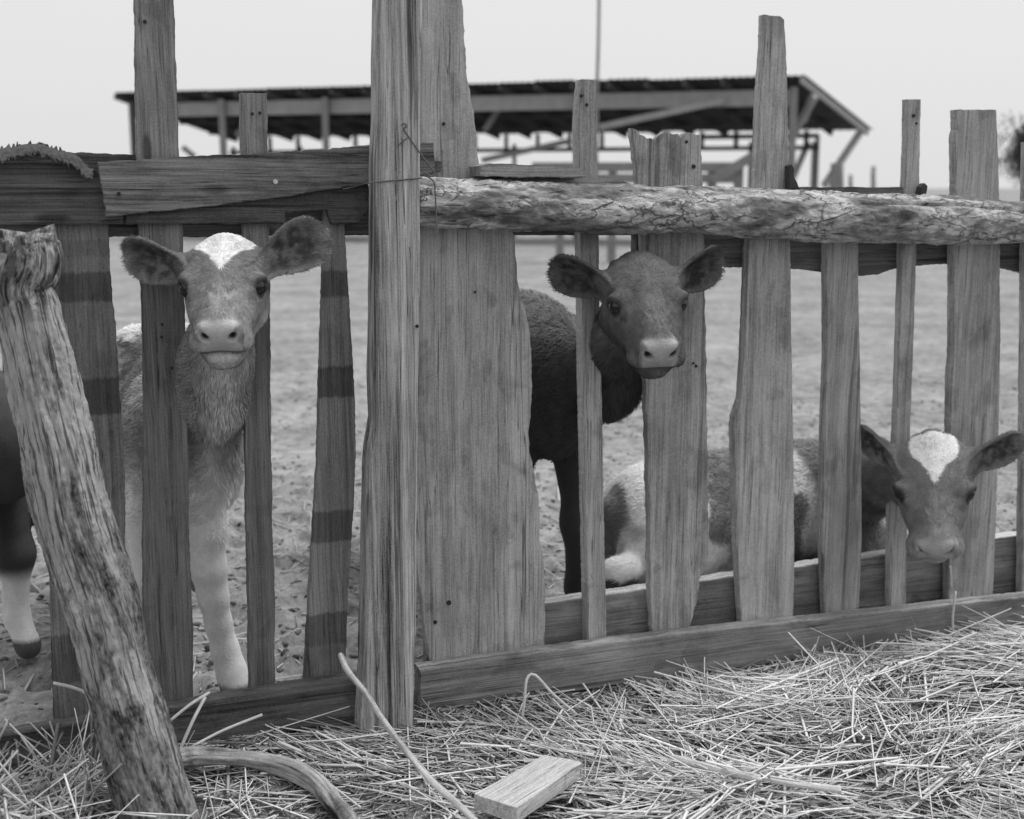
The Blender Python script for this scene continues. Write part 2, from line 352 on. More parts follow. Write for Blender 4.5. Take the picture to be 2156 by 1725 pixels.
picket([(1728, 490), (1728, 526), (1729, 746), (1723.6, 893), (1721.7, 984), (1720, 1076), (1721.7, 1185), (1725.4, 1272)],
       [(1807.8, 490), (1807.8, 600), (1811.4, 783), (1814, 966), (1815, 1149), (1814, 1166), (1809.6, 1265)], 0.0, 0.024, M_r)
picket([(1898, 210.6), (1897.5, 286), (1895, 366), (1887, 514), (1886.5, 563), (1881, 746), (1875.5, 893), (1873, 944), (1865, 1025), (1863, 1169), (1862, 1255)],
       [(1939.6, 209.5), (1937.8, 293), (1936, 406), (1930.5, 514), (1928.6, 581), (1923, 746), (1917.6, 893), (1914, 1000), (1909, 1169), (1908, 1255)], 0.0, 0.022, M_rb)
picket([(1999.3, 232.5), (2000.8, 274), (1997, 286), (1998, 406), (1993.5, 520), (1993.5, 636), (1992.7, 746), (1989, 783), (1987, 893), (1985, 1100), (1984, 1235)],
       [(2098, 231.5), (2100, 275), (2102.6, 330), (2104.4, 417), (2106, 520), (2105.5, 600), (2107, 709), (2104.4, 856), (2100.7, 1002), (2098.5, 1064), (2096, 1132), (2092, 1230)],
       0.0, 0.026, M_r)
picket([(2148, 300), (2144, 700), (2138, 1205)], [(2236, 296), (2234, 700), (2226, 1190)], 0.0, 0.024, M_rb)
picket([(2268, 260), (2262, 700), (2252, 1190)], [(2322, 258), (2318, 700), (2306, 1180)], 0.0, 0.024, M_r)
# --- left of the post
picket([(98, 440), (104, 1221), (111.7, 1474)], [(226, 440), (231, 549), (236, 618), (245, 702), (251, 819), (256, 874), (263.7, 1021), (263, 1149), (262, 1300), (260, 1465)], 0.0, 0.022, M_L1)
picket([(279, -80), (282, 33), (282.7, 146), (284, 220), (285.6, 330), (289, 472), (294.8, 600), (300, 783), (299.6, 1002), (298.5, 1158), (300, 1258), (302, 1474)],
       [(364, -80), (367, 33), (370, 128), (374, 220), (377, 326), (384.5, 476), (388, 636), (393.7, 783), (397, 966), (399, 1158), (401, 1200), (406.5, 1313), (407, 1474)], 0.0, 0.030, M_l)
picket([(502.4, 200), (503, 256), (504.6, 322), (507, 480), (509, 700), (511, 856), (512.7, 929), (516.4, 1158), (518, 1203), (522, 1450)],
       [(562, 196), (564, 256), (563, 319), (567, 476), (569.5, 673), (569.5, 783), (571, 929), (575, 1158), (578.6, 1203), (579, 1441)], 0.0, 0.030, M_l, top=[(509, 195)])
picket([(678, 440), (677, 500), (675.7, 570), (673, 673), (668, 819), (664.7, 966), (655.5, 1112), (646.4, 1258), (637, 1432)],
       [(722, 440), (727, 510), (734, 618), (741.6, 746), (747, 838), (749, 947), (745, 1057), (741, 1115), (732.4, 1240), (727, 1416)], 0.0, 0.024, M_L4)
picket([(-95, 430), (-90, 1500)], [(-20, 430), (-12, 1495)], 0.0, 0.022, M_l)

# --- rails
M_lit_top = wood('lit_top_edge', .50, axis=0, streak=.5, blotch=.5, crack=.2)  # paler wood, puts the bright highlight of upward rail faces into the colour
def top_mat(o, mat, lim=.75):
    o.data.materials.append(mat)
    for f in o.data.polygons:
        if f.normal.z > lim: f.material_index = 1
def rail(ptop, pbot, o, t, mat, name, **k):
    A = [fl(x, y, o) for x, y in ptop]; B = [fl(x, y, o) for x, y in pbot]
    return slab(name, B+A[::-1], o, t, mat, **k)
top_mat(rail([(884, 1411), (1200, 1366), (1474, 1331), (1733, 1304.5), (2114, 1262), (2330, 1240)], [(884, 1502), (1190, 1459), (1474, 1418), (1681, 1388), (2114, 1338), (2330, 1312)], 0.045, 0.044, M_lrail, 'bottom_rail', jit=0.003), wood('dusty_edge', .27, axis=0, streak=.5, blotch=1.2, crack=.2))
top_mat(rail([(900, 1308), (1147, 1271), (1362, 1240), (1540, 1214), (1722, 1187.5), (1864, 1168), (2114, 1132), (2330, 1103)], [(900, 1440), (1362, 1378), (1722, 1328), (2114, 1272), (2330, 1242)], -0.040, 0.040, M_lrail, 'rear_bottom_rail'), M_lit_top)
rail([(-120, 1571), (352, 1494), (436, 1479), (586, 1454), (757, 1429)], [(-120, 1663), (352, 1588), (439, 1573), (600, 1552), (603, 1541), (690, 1528), (693, 1542), (757, 1534)], 0.045, 0.044, M_lrailL, 'bottom_rail', jit=0.003)
rail([(-120, 400), (420, 400), (778, 392)], [(-120, 502), (41, 500), (384, 499), (778, 496)], -0.032, 0.03, M_raild, 'rear_top_rail')
rail([(-120, 312), (165, 321), (335, 329)], [(-120, 402), (335, 402)], -0.040, 0.024, M_railB, 'rear_top_rail')
rail([(-120, 340), (41, 343), (240, 350), (260, 440)], [(-120, 476), (41, 472), (211, 472), (260, 472)], 0.022, 0.021, M_railB, 'top_rail', jit=0.003)
rail([(264, 380), (500, 372), (776, 345)], [(264, 472), (600, 472.5), (601, 447), (690, 443), (697, 472), (752, 472), (766, 452), (776, 440)], 0.022, 0.021, M_railB, 'top_rail', jit=0.003)
top_mat(rail([(206, 342), (381, 330), (586, 321), (776, 306), (913, 301)], [(222, 457), (430, 436), (586, 417), (776, 386), (916, 363)], 0.046, 0.023, M_railA, 'top_rail', jit=0.0025), M_lit_top)
rail([(880, 338), (932, 340)], [(880, 364), (928, 362)], 0.020, 0.018, M_railB, 'batten', jit=0.002)
rail([(887, 470), (1342, 478)], [(887, 495), (1342, 496)], -0.040, 0.03, M_raild, 'rear_top_rail')
rail([(1343, 430), (1700, 440), (2330, 450)], [(1341, 555), (1440, 560), (1550, 563), (1667, 566), (1727, 572), (1770, 580), (1810, 581.5), (1846, 579), (1886, 566), (1932, 560), (1992, 556), (2106, 563), (2180, 580), (2330, 575)], -0.042, 0.035, M_raild, 'rear_top_rail', jit=0.004)
rail([(1004, 371), (1234, 374), (1307, 379), (1334, 389)], [(1004, 400), (1334, 410)], 0.024, 0.022, M_rail, 'batten')
rail([(1676, 394), (1903, 395)], [(1676, 425), (1903, 430)], 0.024, 0.022, M_railB, 'batten')
# --- the square main post: ridged front face
def post():
    L = [(782, -90), (781, 33), (778.8, 146), (777.7, 256), (774, 340), (775, 403), (774, 549), (771.5, 673), (769, 783), (772, 876), (763, 929), (759.4, 1002), (755.7, 1158), (752, 1350), (744.7, 1496), (743, 1560)]
    R = [(892, -90), (889.4, 33), (885.7, 220), (886.8, 366), (886.5, 563), (884, 709), (882, 893), (880, 1130), (878.4, 1350), (876.6, 1511), (876, 1560)]
    t, o = 0.072, 0.12
    A = np.array([fl(x, y, o-t) for x, y in L]); B = np.array([fl(x, y, o) for x, y in R])
    zs = np.linspace(1.575, -0.05, 320); nu = 64
    ul = np.interp(zs, A[::-1, 1], A[::-1, 0]); ur = np.interp(zs, B[::-1, 1], B[::-1, 0])
    ul = ul+(fbm(np.stack([zs*14, zs*0, zs*0], -1), 3)-.5)*.003; ur = ur+(fbm(np.stack([zs*14, zs*0+9, zs*0], -1), 3)-.5)*.004
    nd = 14; prof = []
    for k in range(nu+1): prof.append((k/nu, 0.0))
    for k in range(1, nd+1): prof.append((1.0, k/nd))
    for k in range(1, 17): prof.append((1-k/16, 1.0))
    for k in range(1, nd): prof.append((0.0, 1-k/nd))
    pr = np.array(prof); m = len(pr); V = np.zeros((len(zs), m, 3))
    for i, z in enumerate(zs):
        u = ul[i]+(ur[i]-ul[i])*pr[:, 0]; y = -o+t*pr[:, 1]; q = np.stack([u*110, y*110, np.full(m, z*1.4)], -1)
        g = fbm(q, 3, 4); g2 = fbm(np.stack([u*300, y*300, np.full(m, z*2.5)], -1), 2, 9)
        d = -(sstep(.52, .68, g)*0.0035+(g2-.5)*0.0016)
        nrm = np.zeros((m, 2)); fr = pr[:, 1] == 0; bk = pr[:, 1] == 1; nrm[fr, 1] = -1; nrm[bk, 1] = 1
        nrm[(pr[:, 0] == 1) & ~fr & ~bk, 0] = 1; nrm[(pr[:, 0] == 0) & ~fr & ~bk, 0] = -1
        # worn corners
        c = np.minimum(np.abs(pr[:, 0]), np.abs(1-pr[:, 0]))*(ur[i]-ul[i]); e = np.minimum(np.abs(pr[:, 1]), np.abs(1-pr[:, 1]))*t
        cor = 0.004*np.exp(-((c+e)/0.004)**2)
        V[i, :, 0] = u+nrm[:, 0]*d-np.sign(pr[:, 0]-.5)*cor; V[i, :, 1] = y+nrm[:, 1]*d-np.sign(pr[:, 1]-.5)*cor; V[i, :, 2] = z
    i = np.arange(len(zs)-1)[:, None]*m; j = np.arange(m)[None, :]; j2 = (j+1) % m
    Q = np.stack([i+j, i+m+j, i+m+j2, i+j2], -1).reshape(-1, 4)
    V = V.reshape(-1, 3); cap = np.arange(nu)[:, None]; back = nu+nd+16
    V = np.vstack([V, V[:m].mean(0)[None]]); tc = len(V)-1
    Q = np.vstack([Q, np.stack([np.full(m//2, tc), (2*np.arange(m//2)) % m, (2*np.arange(m//2)+1) % m, (2*np.arange(m//2)+2) % m], -1)])
    me = quad_mesh('post', V, Q)
    link('post', me, M_post, fence)['label'] = 'square main post with deep weathered grain'
    return
post()

# --- the bark pole
def pole():
    px = [(870, 371, 484), (941, 373.5, 484), (1050, 379, 485), (1197, 384.5, 489), (1332, 392, 491), (1474, 392, 493), (1550, 394, 499), (1660, 399, 505), (1733, 403, 511), (1806, 408, 512), (1916, 410, 514), (2007, 412, 516), (2115, 426, 514), (2230, 436, 516), (2330, 444, 518)]
    C = []
    for x, y0, y1 in px:
        a = fl(x, y0, .058); b_ = fl(x, y1, .058); C.append([(a[0]+b_[0])/2, -.058, (a[1]+b_[1])/2, abs(a[1]-b_[1])/2])
    S, _ = spline(np.array(C), 560); P, R = S[:, :3], S[:, 3]
    L = np.linalg.norm(P[-1]-P[0])
    def disp(TH, SS, RR):
        q = np.stack([np.cos(TH)*RR, np.sin(TH)*RR, SS], -1)
        n = fbm(q*np.array([46, 46, 20]), 4, 2); n2 = fbm(q*np.array([120, 120, 70]), 3, 6); big = fbm(q*np.array([12, 12, 3]), 3, 12)
        plates = np.floor(n*9)/9*0.6+n*0.4
        d = (plates-.5)*0.015+(n2-.5)*0.006+(big-.5)*0.005
        ang = 1.02+0.30*sstep(1.05, 1.35, SS)*1.0; w_ = 0.10*sstep(.98, 1.12, SS)*(0.6+0.8*fbm(q*np.array([0, 0, 20.]), 2, 3))
        # long drying split on the upper front near the far end
        dd = np.abs(((TH-CRK(SS))+np.pi) % (2*np.pi)-np.pi)
        return d-0.017*sstep(.90, 1.0, SS)*np.exp(-(dd/np.maximum(w_*.6, .01))**4)*(w_ > 0.012)
    CRK = lambda s: CR0+0.28*np.sin(s*3.3)*0.4+0.22*(s-1.2)
    CR0 = 2.55
    me = loft('pole_rail', P, R*1.0, 120, disp, roughend=.01)
    b = NB('pole_bark'); co = b.attr('pc').outputs['Vector']
    n1 = b.noise(b.vec('MULTIPLY', co, (52, 52, 24)), 1, 7, .7); n2 = b.noise(b.vec('MULTIPLY', co, (260, 260, 130)), 1, 5, .7); n3 = b.noise(b.vec('MULTIPLY', co, (14, 14, 3.5)), 1, 4, .6, .5)
    n4 = b.noise(b.vec('MULTIPLY', co, (95, 95, 18)), 1, 5, .6, .6)
    v = b.math('ADD', 0.20, b.math('ADD', b.math('MULTIPLY', b.ss(n1, .36, .62), .34), b.math('MULTIPLY', n2, .22)))
    v = b.math('MULTIPLY', v, b.ss(n3, .40, .54, .36, 1.0)); v = b.math('MULTIPLY', v, b.math('SUBTRACT', 1.0, b.math('MULTIPLY', b.ss(n4, .60, .70), .75)))
    wv = b.vec('ADD', co, b.vec('MULTIPLY', b.vec('SUBTRACT', b.noise(co, 45, 4), (.5, .5, .5)), (.05, .05, .06)))
    vo = b.n('ShaderNodeTexVoronoi'); vo.feature = 'DISTANCE_TO_EDGE'; b.l(b.vec('MULTIPLY', wv, (26, 26, 10)), vo.inputs['Vector']); vo.inputs['Scale'].default_value = 1.0
    ed = b.math('MULTIPLY', b.ss(vo.outputs['Distance'], .0, .05, 1.0, 0.0), b.ss(n3, .42, .6)); v = b.math('MULTIPLY', v, b.math('SUBTRACT', 1.0, b.math('MULTIPLY', ed, .55)))
    b.bump(b.math('ADD', n1, b.math('SUBTRACT', b.math('MULTIPLY', n2, .6), b.math('ADD', b.math('MULTIPLY', b.ss(n4, .6, .68), .5), ed))), 1.0, .006)
    link('pole_rail', me, b.done(v, .9), fence)['label'] = 'round pole with flaking pale bark'
pole()

# --- wire twisted round the post and the pole end
M_wire = plain('rusty_wire', 0.10, .6, .4, 200, .5)
def wire(pts, o, r=0.0016, name='wire', twist=0.0):
    P = np.array([[*fl(x, y, oo)][0:1]+[-oo]+[fl(x, y, oo)[1]] for (x, y), oo in zip(pts, o)])
    S, _ = spline(P, max(24, 8*len(pts)))
    link(name, loft(name, S, np.full(len(S), r), 6), M_wire, fence)
wire([(722, 398), (740, 395), (760, 389), (774, 386), (800, 383), (845, 379), (888, 375)], [.05, .055, .1, .122, .123, .123, .121])
wire([(846, 262), (852, 260), (856, 266), (850, 272), (857, 283), (865, 295), (877, 312), (889, 329), (901, 345), (911, 358), (916, 365), (909, 371), (900, 368), (893, 362), (891, 366), (899, 372), (909, 378), (915, 388), (916, 405), (917, 421), (918, 445), (919, 465), (922, 496)],
     [.126, .124, .126, .124, .123, .123, .123, .122, .122, .122, .122, .123, .124, .124, .124, .124, .123, .122, .122, .122, .122, .124, .13])
wire([(837, 308), (846, 300), (858, 290)], [.124, .124, .125], .0012)
M_nail = plain('nail_iron', 0.03, .6, .3, 100)
M_fleck = plain('lime_fleck', .6)
def nail(x, y, o, r=0.0035, m=None):
    u, z = fl(x, y, o); bm = bmesh.new()
    bmesh.ops.create_cone(bm, cap_ends=True, segments=10, radius1=r, radius2=r*.8, depth=.006, matrix=Matrix.Translation((u, -o-.0005, z)) @ Matrix.Rotation(math.pi/2, 4, 'X'))
    me = bpy.data.meshes.new('nail'); bm.to_mesh(me); bm.free(); link('nail', me, m or M_nail, fence)
for x, y, o, r in [(1224, 202, 0, .004), (1235, 221, 0, .004), (1445, 299, 0, .004), (1460, 351, 0, .0055), (1923, 244, 0, .0045), (1929, 260, 0, .003), (531, 240, 0, .0035), (547, 238, 0, .0035),
                   (305, 46, 0, .004), (878, 687, .12, .004), (341, 683, 0, .003), (340, 710, 0, .003), (362, 775, 0, .003), (1465, 771, 0, .004), (1459, 765, 0, .003), (934, 261, 0, .004), (1000, 615, 0, .003), (945, 1269, 0, .006), (916, 1310, 0, .005), (250, 408, .046, .004)]:
    nail(x, y, o, r)

nail(580, 383, .046, .0055, M_fleck)
M_flake = plain('bark_flake', .05, .9, .4, 60)
slab('bark_flake', [fl(x, y, .03) for x, y in [(1661, 398), (1661, 350), (1667, 346), (1673, 356), (1672, 372), (1679, 384), (1684, 398)]], .03, .02, M_flake, jit=.002, step=.008)
slab('bark_flake', [fl(x, y, .03) for x, y in [(1938, 412), (1940, 394), (1948, 386), (1954, 392), (1950, 412)]], .03, .02, M_flake, jit=.002, step=.008)
# --- loose plank on the pole and the curled bark strip on the left rail
def loose_plank():
    o = 0.075; pts = [(1010, 368), (1010, 347), (1032, 341), (1120, 345), (1226, 352), (1234, 361), (1230, 372)]
    r = empty('loose_plank', tuple(fw(0, 0, 0)), FA)
    r_me = slab('loose_plank', [fl(x, y+3, o) for x, y in pts], o, 0.07, M_rail, parent=None, jit=.0025)
    r_me.location = tuple(P0); r_me.rotation_euler = (0, 0, FA); bpy.data.objects.remove(r)
    tag(r_me, 'short dark plank lying on top of the bark pole beside the wide board', 'plank')
loose_plank()
def bark_strip():
    pts = [(-60, 322), (10, 315), (41, 308), (70, 305), (90, 305), (110, 312), (130, 318), (150, 325), (165, 334), (172, 345), (185, 352), (197, 357)]
    C = np.array([[fl(x, y, .03)[0], -.03, fl(x, y, .03)[1]] for x, y in pts]); S, s = spline(C, 150)
    nw = 22; V = []; 
    for i, (p, ss) in enumerate(zip(S, s)):
        for k in range(nw):
            a = (k/(nw-1)-.5)*2
            q = np.array([ss*30, a*2.2, 1.0]); cr = .55-2.2*abs(fbm(q*.8, 3, 5)-.5)-.25
            yy = p[1]-0.022*a+cr*.008; zz = p[2]-.006-.004*a+cr*.008+(vnoise(np.array([ss*160, a*9, 3.]))-.5)*.005-0.010*max(0, a-.3)*2
            if k in (0, nw-1): zz += (vnoise(np.array([ss*420, k*1.0, 8.]))-.35)*.016; yy += (vnoise(np.array([ss*300, k*1.0, 2.]))-.5)*.012
            V.append((p[0]+(fbm(q+9, 2)-.5)*.012, yy, zz))
    V = np.array(V); n = len(S); i = np.arange(n-1)[:, None]*nw; j = np.arange(nw-1)[None, :]
    Q = np.stack([i+j, i+nw+j, i+nw+j+1, i+j+1], -1).reshape(-1, 4)
    me = quad_mesh('bark_strip', V, Q); o = link('bark_strip', me, plain('strip_bark', .075, .9, .95, 160))
    md = o.modifiers.new('thick', 'SOLIDIFY'); md.thickness = .0025
    o.location = tuple(P0); o.rotation_euler = (0, 0, FA)
    tag(o, 'crumpled curling strip of bark lying along the left top rail', 'bark')
bark_strip()

# ================================================================== LEANING LOG, BRANCH, STICK, OFFCUT
def mid3(x, y, o): 
    u, z = fl(x, y, o); return fw(u, o, z)
LOG = []
def leaning_log():
    rows = [(352, 1762, 168, .34), (331, 1690, 166, .32), (300, 1590, 164, .30), (260, 1452, 162, .27), (222, 1300, 164, .25), (198, 1225, 166, .235), (153, 1093, 164, .22), (128, 958, 160, .205), (108, 878, 156, .195), (72, 717, 150, .18), (56, 640, 150, .17), (46, 606, 140, .17), (58, 566, 156, .17), (64, 535, 158, .17), (60, 508, 136, .17)]
    C = []
    for x, y, wpx, o in rows:
        p = mid3(x, y, o); dep = (p-cC)@cF; C.append([*p, wpx/2*dep/FPX*.90])
    C = np.array(C); S, s = spline(C, 420); P, R = S[:, :3], S[:, 3]; L = s[-1]
    def disp(TH, SS, RR):
        q = np.stack([np.cos(TH)*RR, np.sin(TH)*RR, SS], -1)
        big = fbm(q*np.array([11, 11, 3.2]), 3, 21); tw = TH+SS*.9
        q2 = np.stack([np.cos(tw)*RR, np.sin(tw)*RR, SS], -1)
        gr = fbm(q2*np.array([150, 150, 6]), 4, 22); pl = fbm(q*np.array([34, 34, 9]), 3, 24); fi = fbm(q*np.array([120, 120, 50]), 2, 25)
        bark = sstep(.47, .55, fbm(q*np.array([13, 13, 4]), 3, 26)+.12*(.5-SS/L))
        d = (big-.5)*.022-sstep(.50, .64, gr)*.0050*(1-.6*bark)+bark*.0045+(np.floor(pl*9)/9-.5)*.018*bark+(fi-.5)*.005
        top = sstep(L-.20, L-.03, SS); d = d+top*(fbm(q*np.array([26, 26, 9]), 4, 27)-.52)*.05
        d = d-.012*np.exp(-((SS-(L-.165))/.02)**2)*sstep(.4, .6, fbm(q*np.array([9, 9, 3]), 2, 2))
        return d
    me = loft('leaning_log', P, R, 150, disp, roughend=.10); LOG.append((P, R))
    b = NB('log_wood'); co = b.attr('pc').outputs['Vector']
    gr = b.noise(b.vec('MULTIPLY', co, (170, 170, 7)), 1, 7, .7, .3); pa = b.noise(b.vec('MULTIPLY', co, (13, 13, 4)), 1, 5, .6); fi = b.noise(b.vec('MULTIPLY', co, (170, 170, 70)), 1, 4, .65); bk = b.noise(b.vec('MULTIPLY', co, (40, 40, 14)), 1, 5, .65)
    sx = b.n('ShaderNodeSeparateXYZ'); b.l(co, sx.inputs[0])
    lo = b.math('SUBTRACT', .5, b.math('DIVIDE', sx.outputs[2], L))
    bark = b.ss(b.math('ADD', pa, b.math('MULTIPLY', lo, .30)), .46, .54)
    wd = b.math('MULTIPLY', b.math('ADD', .25, b.math('MULTIPLY', fi, .26)), b.ss(gr, .50, .60, 1.0, .22))
    bc = b.math('ADD', .015, b.math('ADD', b.math('MULTIPLY', b.ss(bk, .36, .62), .17), b.math('MULTIPLY', b.ss(fi, .35, .65), .13)))
    bc = b.math('MULTIPLY', bc, b.ss(gr, .52, .62, 1.0, .4))
    v = b.math('ADD', b.math('MULTIPLY', bark, bc), b.math('MULTIPLY', b.math('SUBTRACT', 1.0, bark), wd))
    crown = b.math('MULTIPLY', b.ss(sx.outputs[2], L-.17, L-.10), b.ss(bk, .42, .58)); v = b.math('MULTIPLY', v, b.math('SUBTRACT', 1.0, b.math('MULTIPLY', crown, .7)))
    b.bump(b.math('ADD', b.math('MULTIPLY', gr, -.5), b.math('ADD', b.math('MULTIPLY', bk, .6), b.math('MULTIPLY', fi, .5))), .9, .006)
    o = link('leaning_log', me, b.done(v, .92)); tag(o, 'thick gnarled bark-stripped log leaning against the fence', 'log')
leaning_log()
M_branch = wood('branch_wood', .22, coord='pc', streak=1.0, blotch=1.6, crack=.6, fine=.6, bump=.9)
def on_ground(x, y, lift): 
    p = ground(x, y, lift); z = gheight(np.array([p[0]]), np.array([p[1]]))[0]; return ground(x, y, lift+z)
def branch():
    rows = [(352, 1602, 44, .055), (400, 1595, 50, .045), (458, 1595, 45, .04), (531, 1601, 48, .035), (604, 1616, 52, .03), (652, 1640, 50, .03), (690, 1676, 46, .03), (728, 1725, 44, .03), (760, 1775, 38, .03)]
    C = []
    for x, y, wpx, lift in rows:
        p = on_ground(x, y, lift); C.append([*p, wpx/2*.82*((p-cC)@cF)/FPX])
    S, s = spline(np.array(C), 150)
    def disp(TH, SS, RR):
        q = np.stack([np.cos(TH)*RR, np.sin(TH)*RR, SS], -1)
        return (fbm(q*np.array([60, 60, 12]), 3, 31)-.5)*.012+(fbm(q*np.array([160, 160, 30]), 2, 32)-.5)*.004
    o = link('fallen_branch', loft('fallen_branch', S[:, :3], S[:, 3], 48, disp, roughend=.01), M_branch)
    tag(o, 'bent bare branch lying on the ground beside the leaning log', 'branch')
branch()
def stick():
    rows = [(717, 1379, .13, 12), (732, 1412, .135, 13), (772, 1463, .15, 13), (805, 1514, .175, 13), (849, 1573, .215, 14), (904, 1639, .27, 15), (962, 1692, .32, 16), (1005, 1733, .36, 16)]
    C = []
    B = on_ground(1005, 1733, .05); oB = (B-P0)@FN
    for x, y, o, wpx in rows: 
        tt = (y-1379)/(1733-1379); p = mid3(x, y, .145+(oB-.145)*tt); C.append([*p, wpx/2*((p-cC)@cF)/FPX])
    S, s = spline(np.array(C), 90)
    S[:, 2] = np.maximum(S[:, 2], gheight(S[:, 0], S[:, 1])+.004)
    def disp(TH, SS, RR): return (fbm(np.stack([np.cos(TH)*2, np.sin(TH)*2, SS*25], -1), 3, 41)-.5)*.0035
    o = link('stick', loft('stick', S[:, :3], S[:, 3], 14, disp, roughend=.006), wood('stick_wood', .34, coord='pc', streak=.6, blotch=.6, crack=.3))
    tag(o, 'thin pale stick leaning on the square fence post from the straw', 'stick')
stick()
def offcut():
    px = [(999, 1672), (1147, 1589.5), (1226, 1606), (1088, 1701)]; zt = .055
    Q = [on_ground(x, y, zt) for x, y in px]; z = max(q[2] for q in Q); Q = [ground(x, y, z) for x, y in px]
    bm = bmesh.new(); top = [bm.verts.new(Vector(q)) for q in Q]; bot = [bm.verts.new(Vector(q)-Vector((0, 0, .03))) for q in Q]
    bm.faces.new(top[::-1]); bm.faces.new(bot)
    for k in range(4): bm.faces.new((top[k], top[(k+1) % 4], bot[(k+1) % 4], bot[k]))
    bmesh.ops.recalc_face_normals(bm, faces=bm.faces[:])
    bmesh.ops.subdivide_edges(bm, edges=bm.edges[:], cuts=5, use_grid_fill=True)
    for v in bm.verts:
        q = np.array(v.co)*60; v.co += Vector(((vnoise(q)-.5), (vnoise(q+31)-.5), (vnoise(q+77)-.5)))*.0035
    c = sum((v.co for v in bm.verts), Vector())/len(bm.verts)
    for v in bm.verts: v.co -= c
    me = bpy.data.meshes.new('plank_offcut'); bm.to_mesh(me); bm.free()
    ang = math.atan2(Q[1][1]-Q[0][1], Q[1][0]-Q[0][0])
    me.transform(Matrix.Rotation(-ang, 4, 'Z')); o = link('plank_offcut', me, wood('offcut_wood', .36, axis=0, streak=.5, blotch=.4, crack=.2)); o.location = c; o.rotation_euler = (0, 0, ang)
    tag(o, 'short sawn plank offcut half buried flat in the loose straw', 'plank')
offcut()
def buried_stick(px, wpx, name, label, lift=.05):
    C = []
    for x, y in px:
        p = on_ground(x, y, lift); C.append([*p, wpx/2*((p-cC)@cF)/FPX])
    S, s = spline(np.array(C), 50)
    o = link(name, loft(name, S[:, :3], S[:, 3], 16, lambda T, Z, R: (fbm(np.stack([np.cos(T)*2, np.sin(T)*2, Z*30], -1), 3, 3)-.5)*.004, roughend=.008), wood('pale_'+name, .42, coord='pc', streak=.5, blotch=.4, crack=.3))
    tag(o, label, 'stick')
buried_stick([(1415, 1596), (1500, 1618), (1600, 1640)], 17, 'round_stick', 'pale barkless stick lying behind the plank offcut in the straw')
buried_stick([(1622, 1640), (1690, 1652), (1770, 1662)], 15, 'round_stick', 'pale broken stick half hidden under straw beyond the other barkless stick')

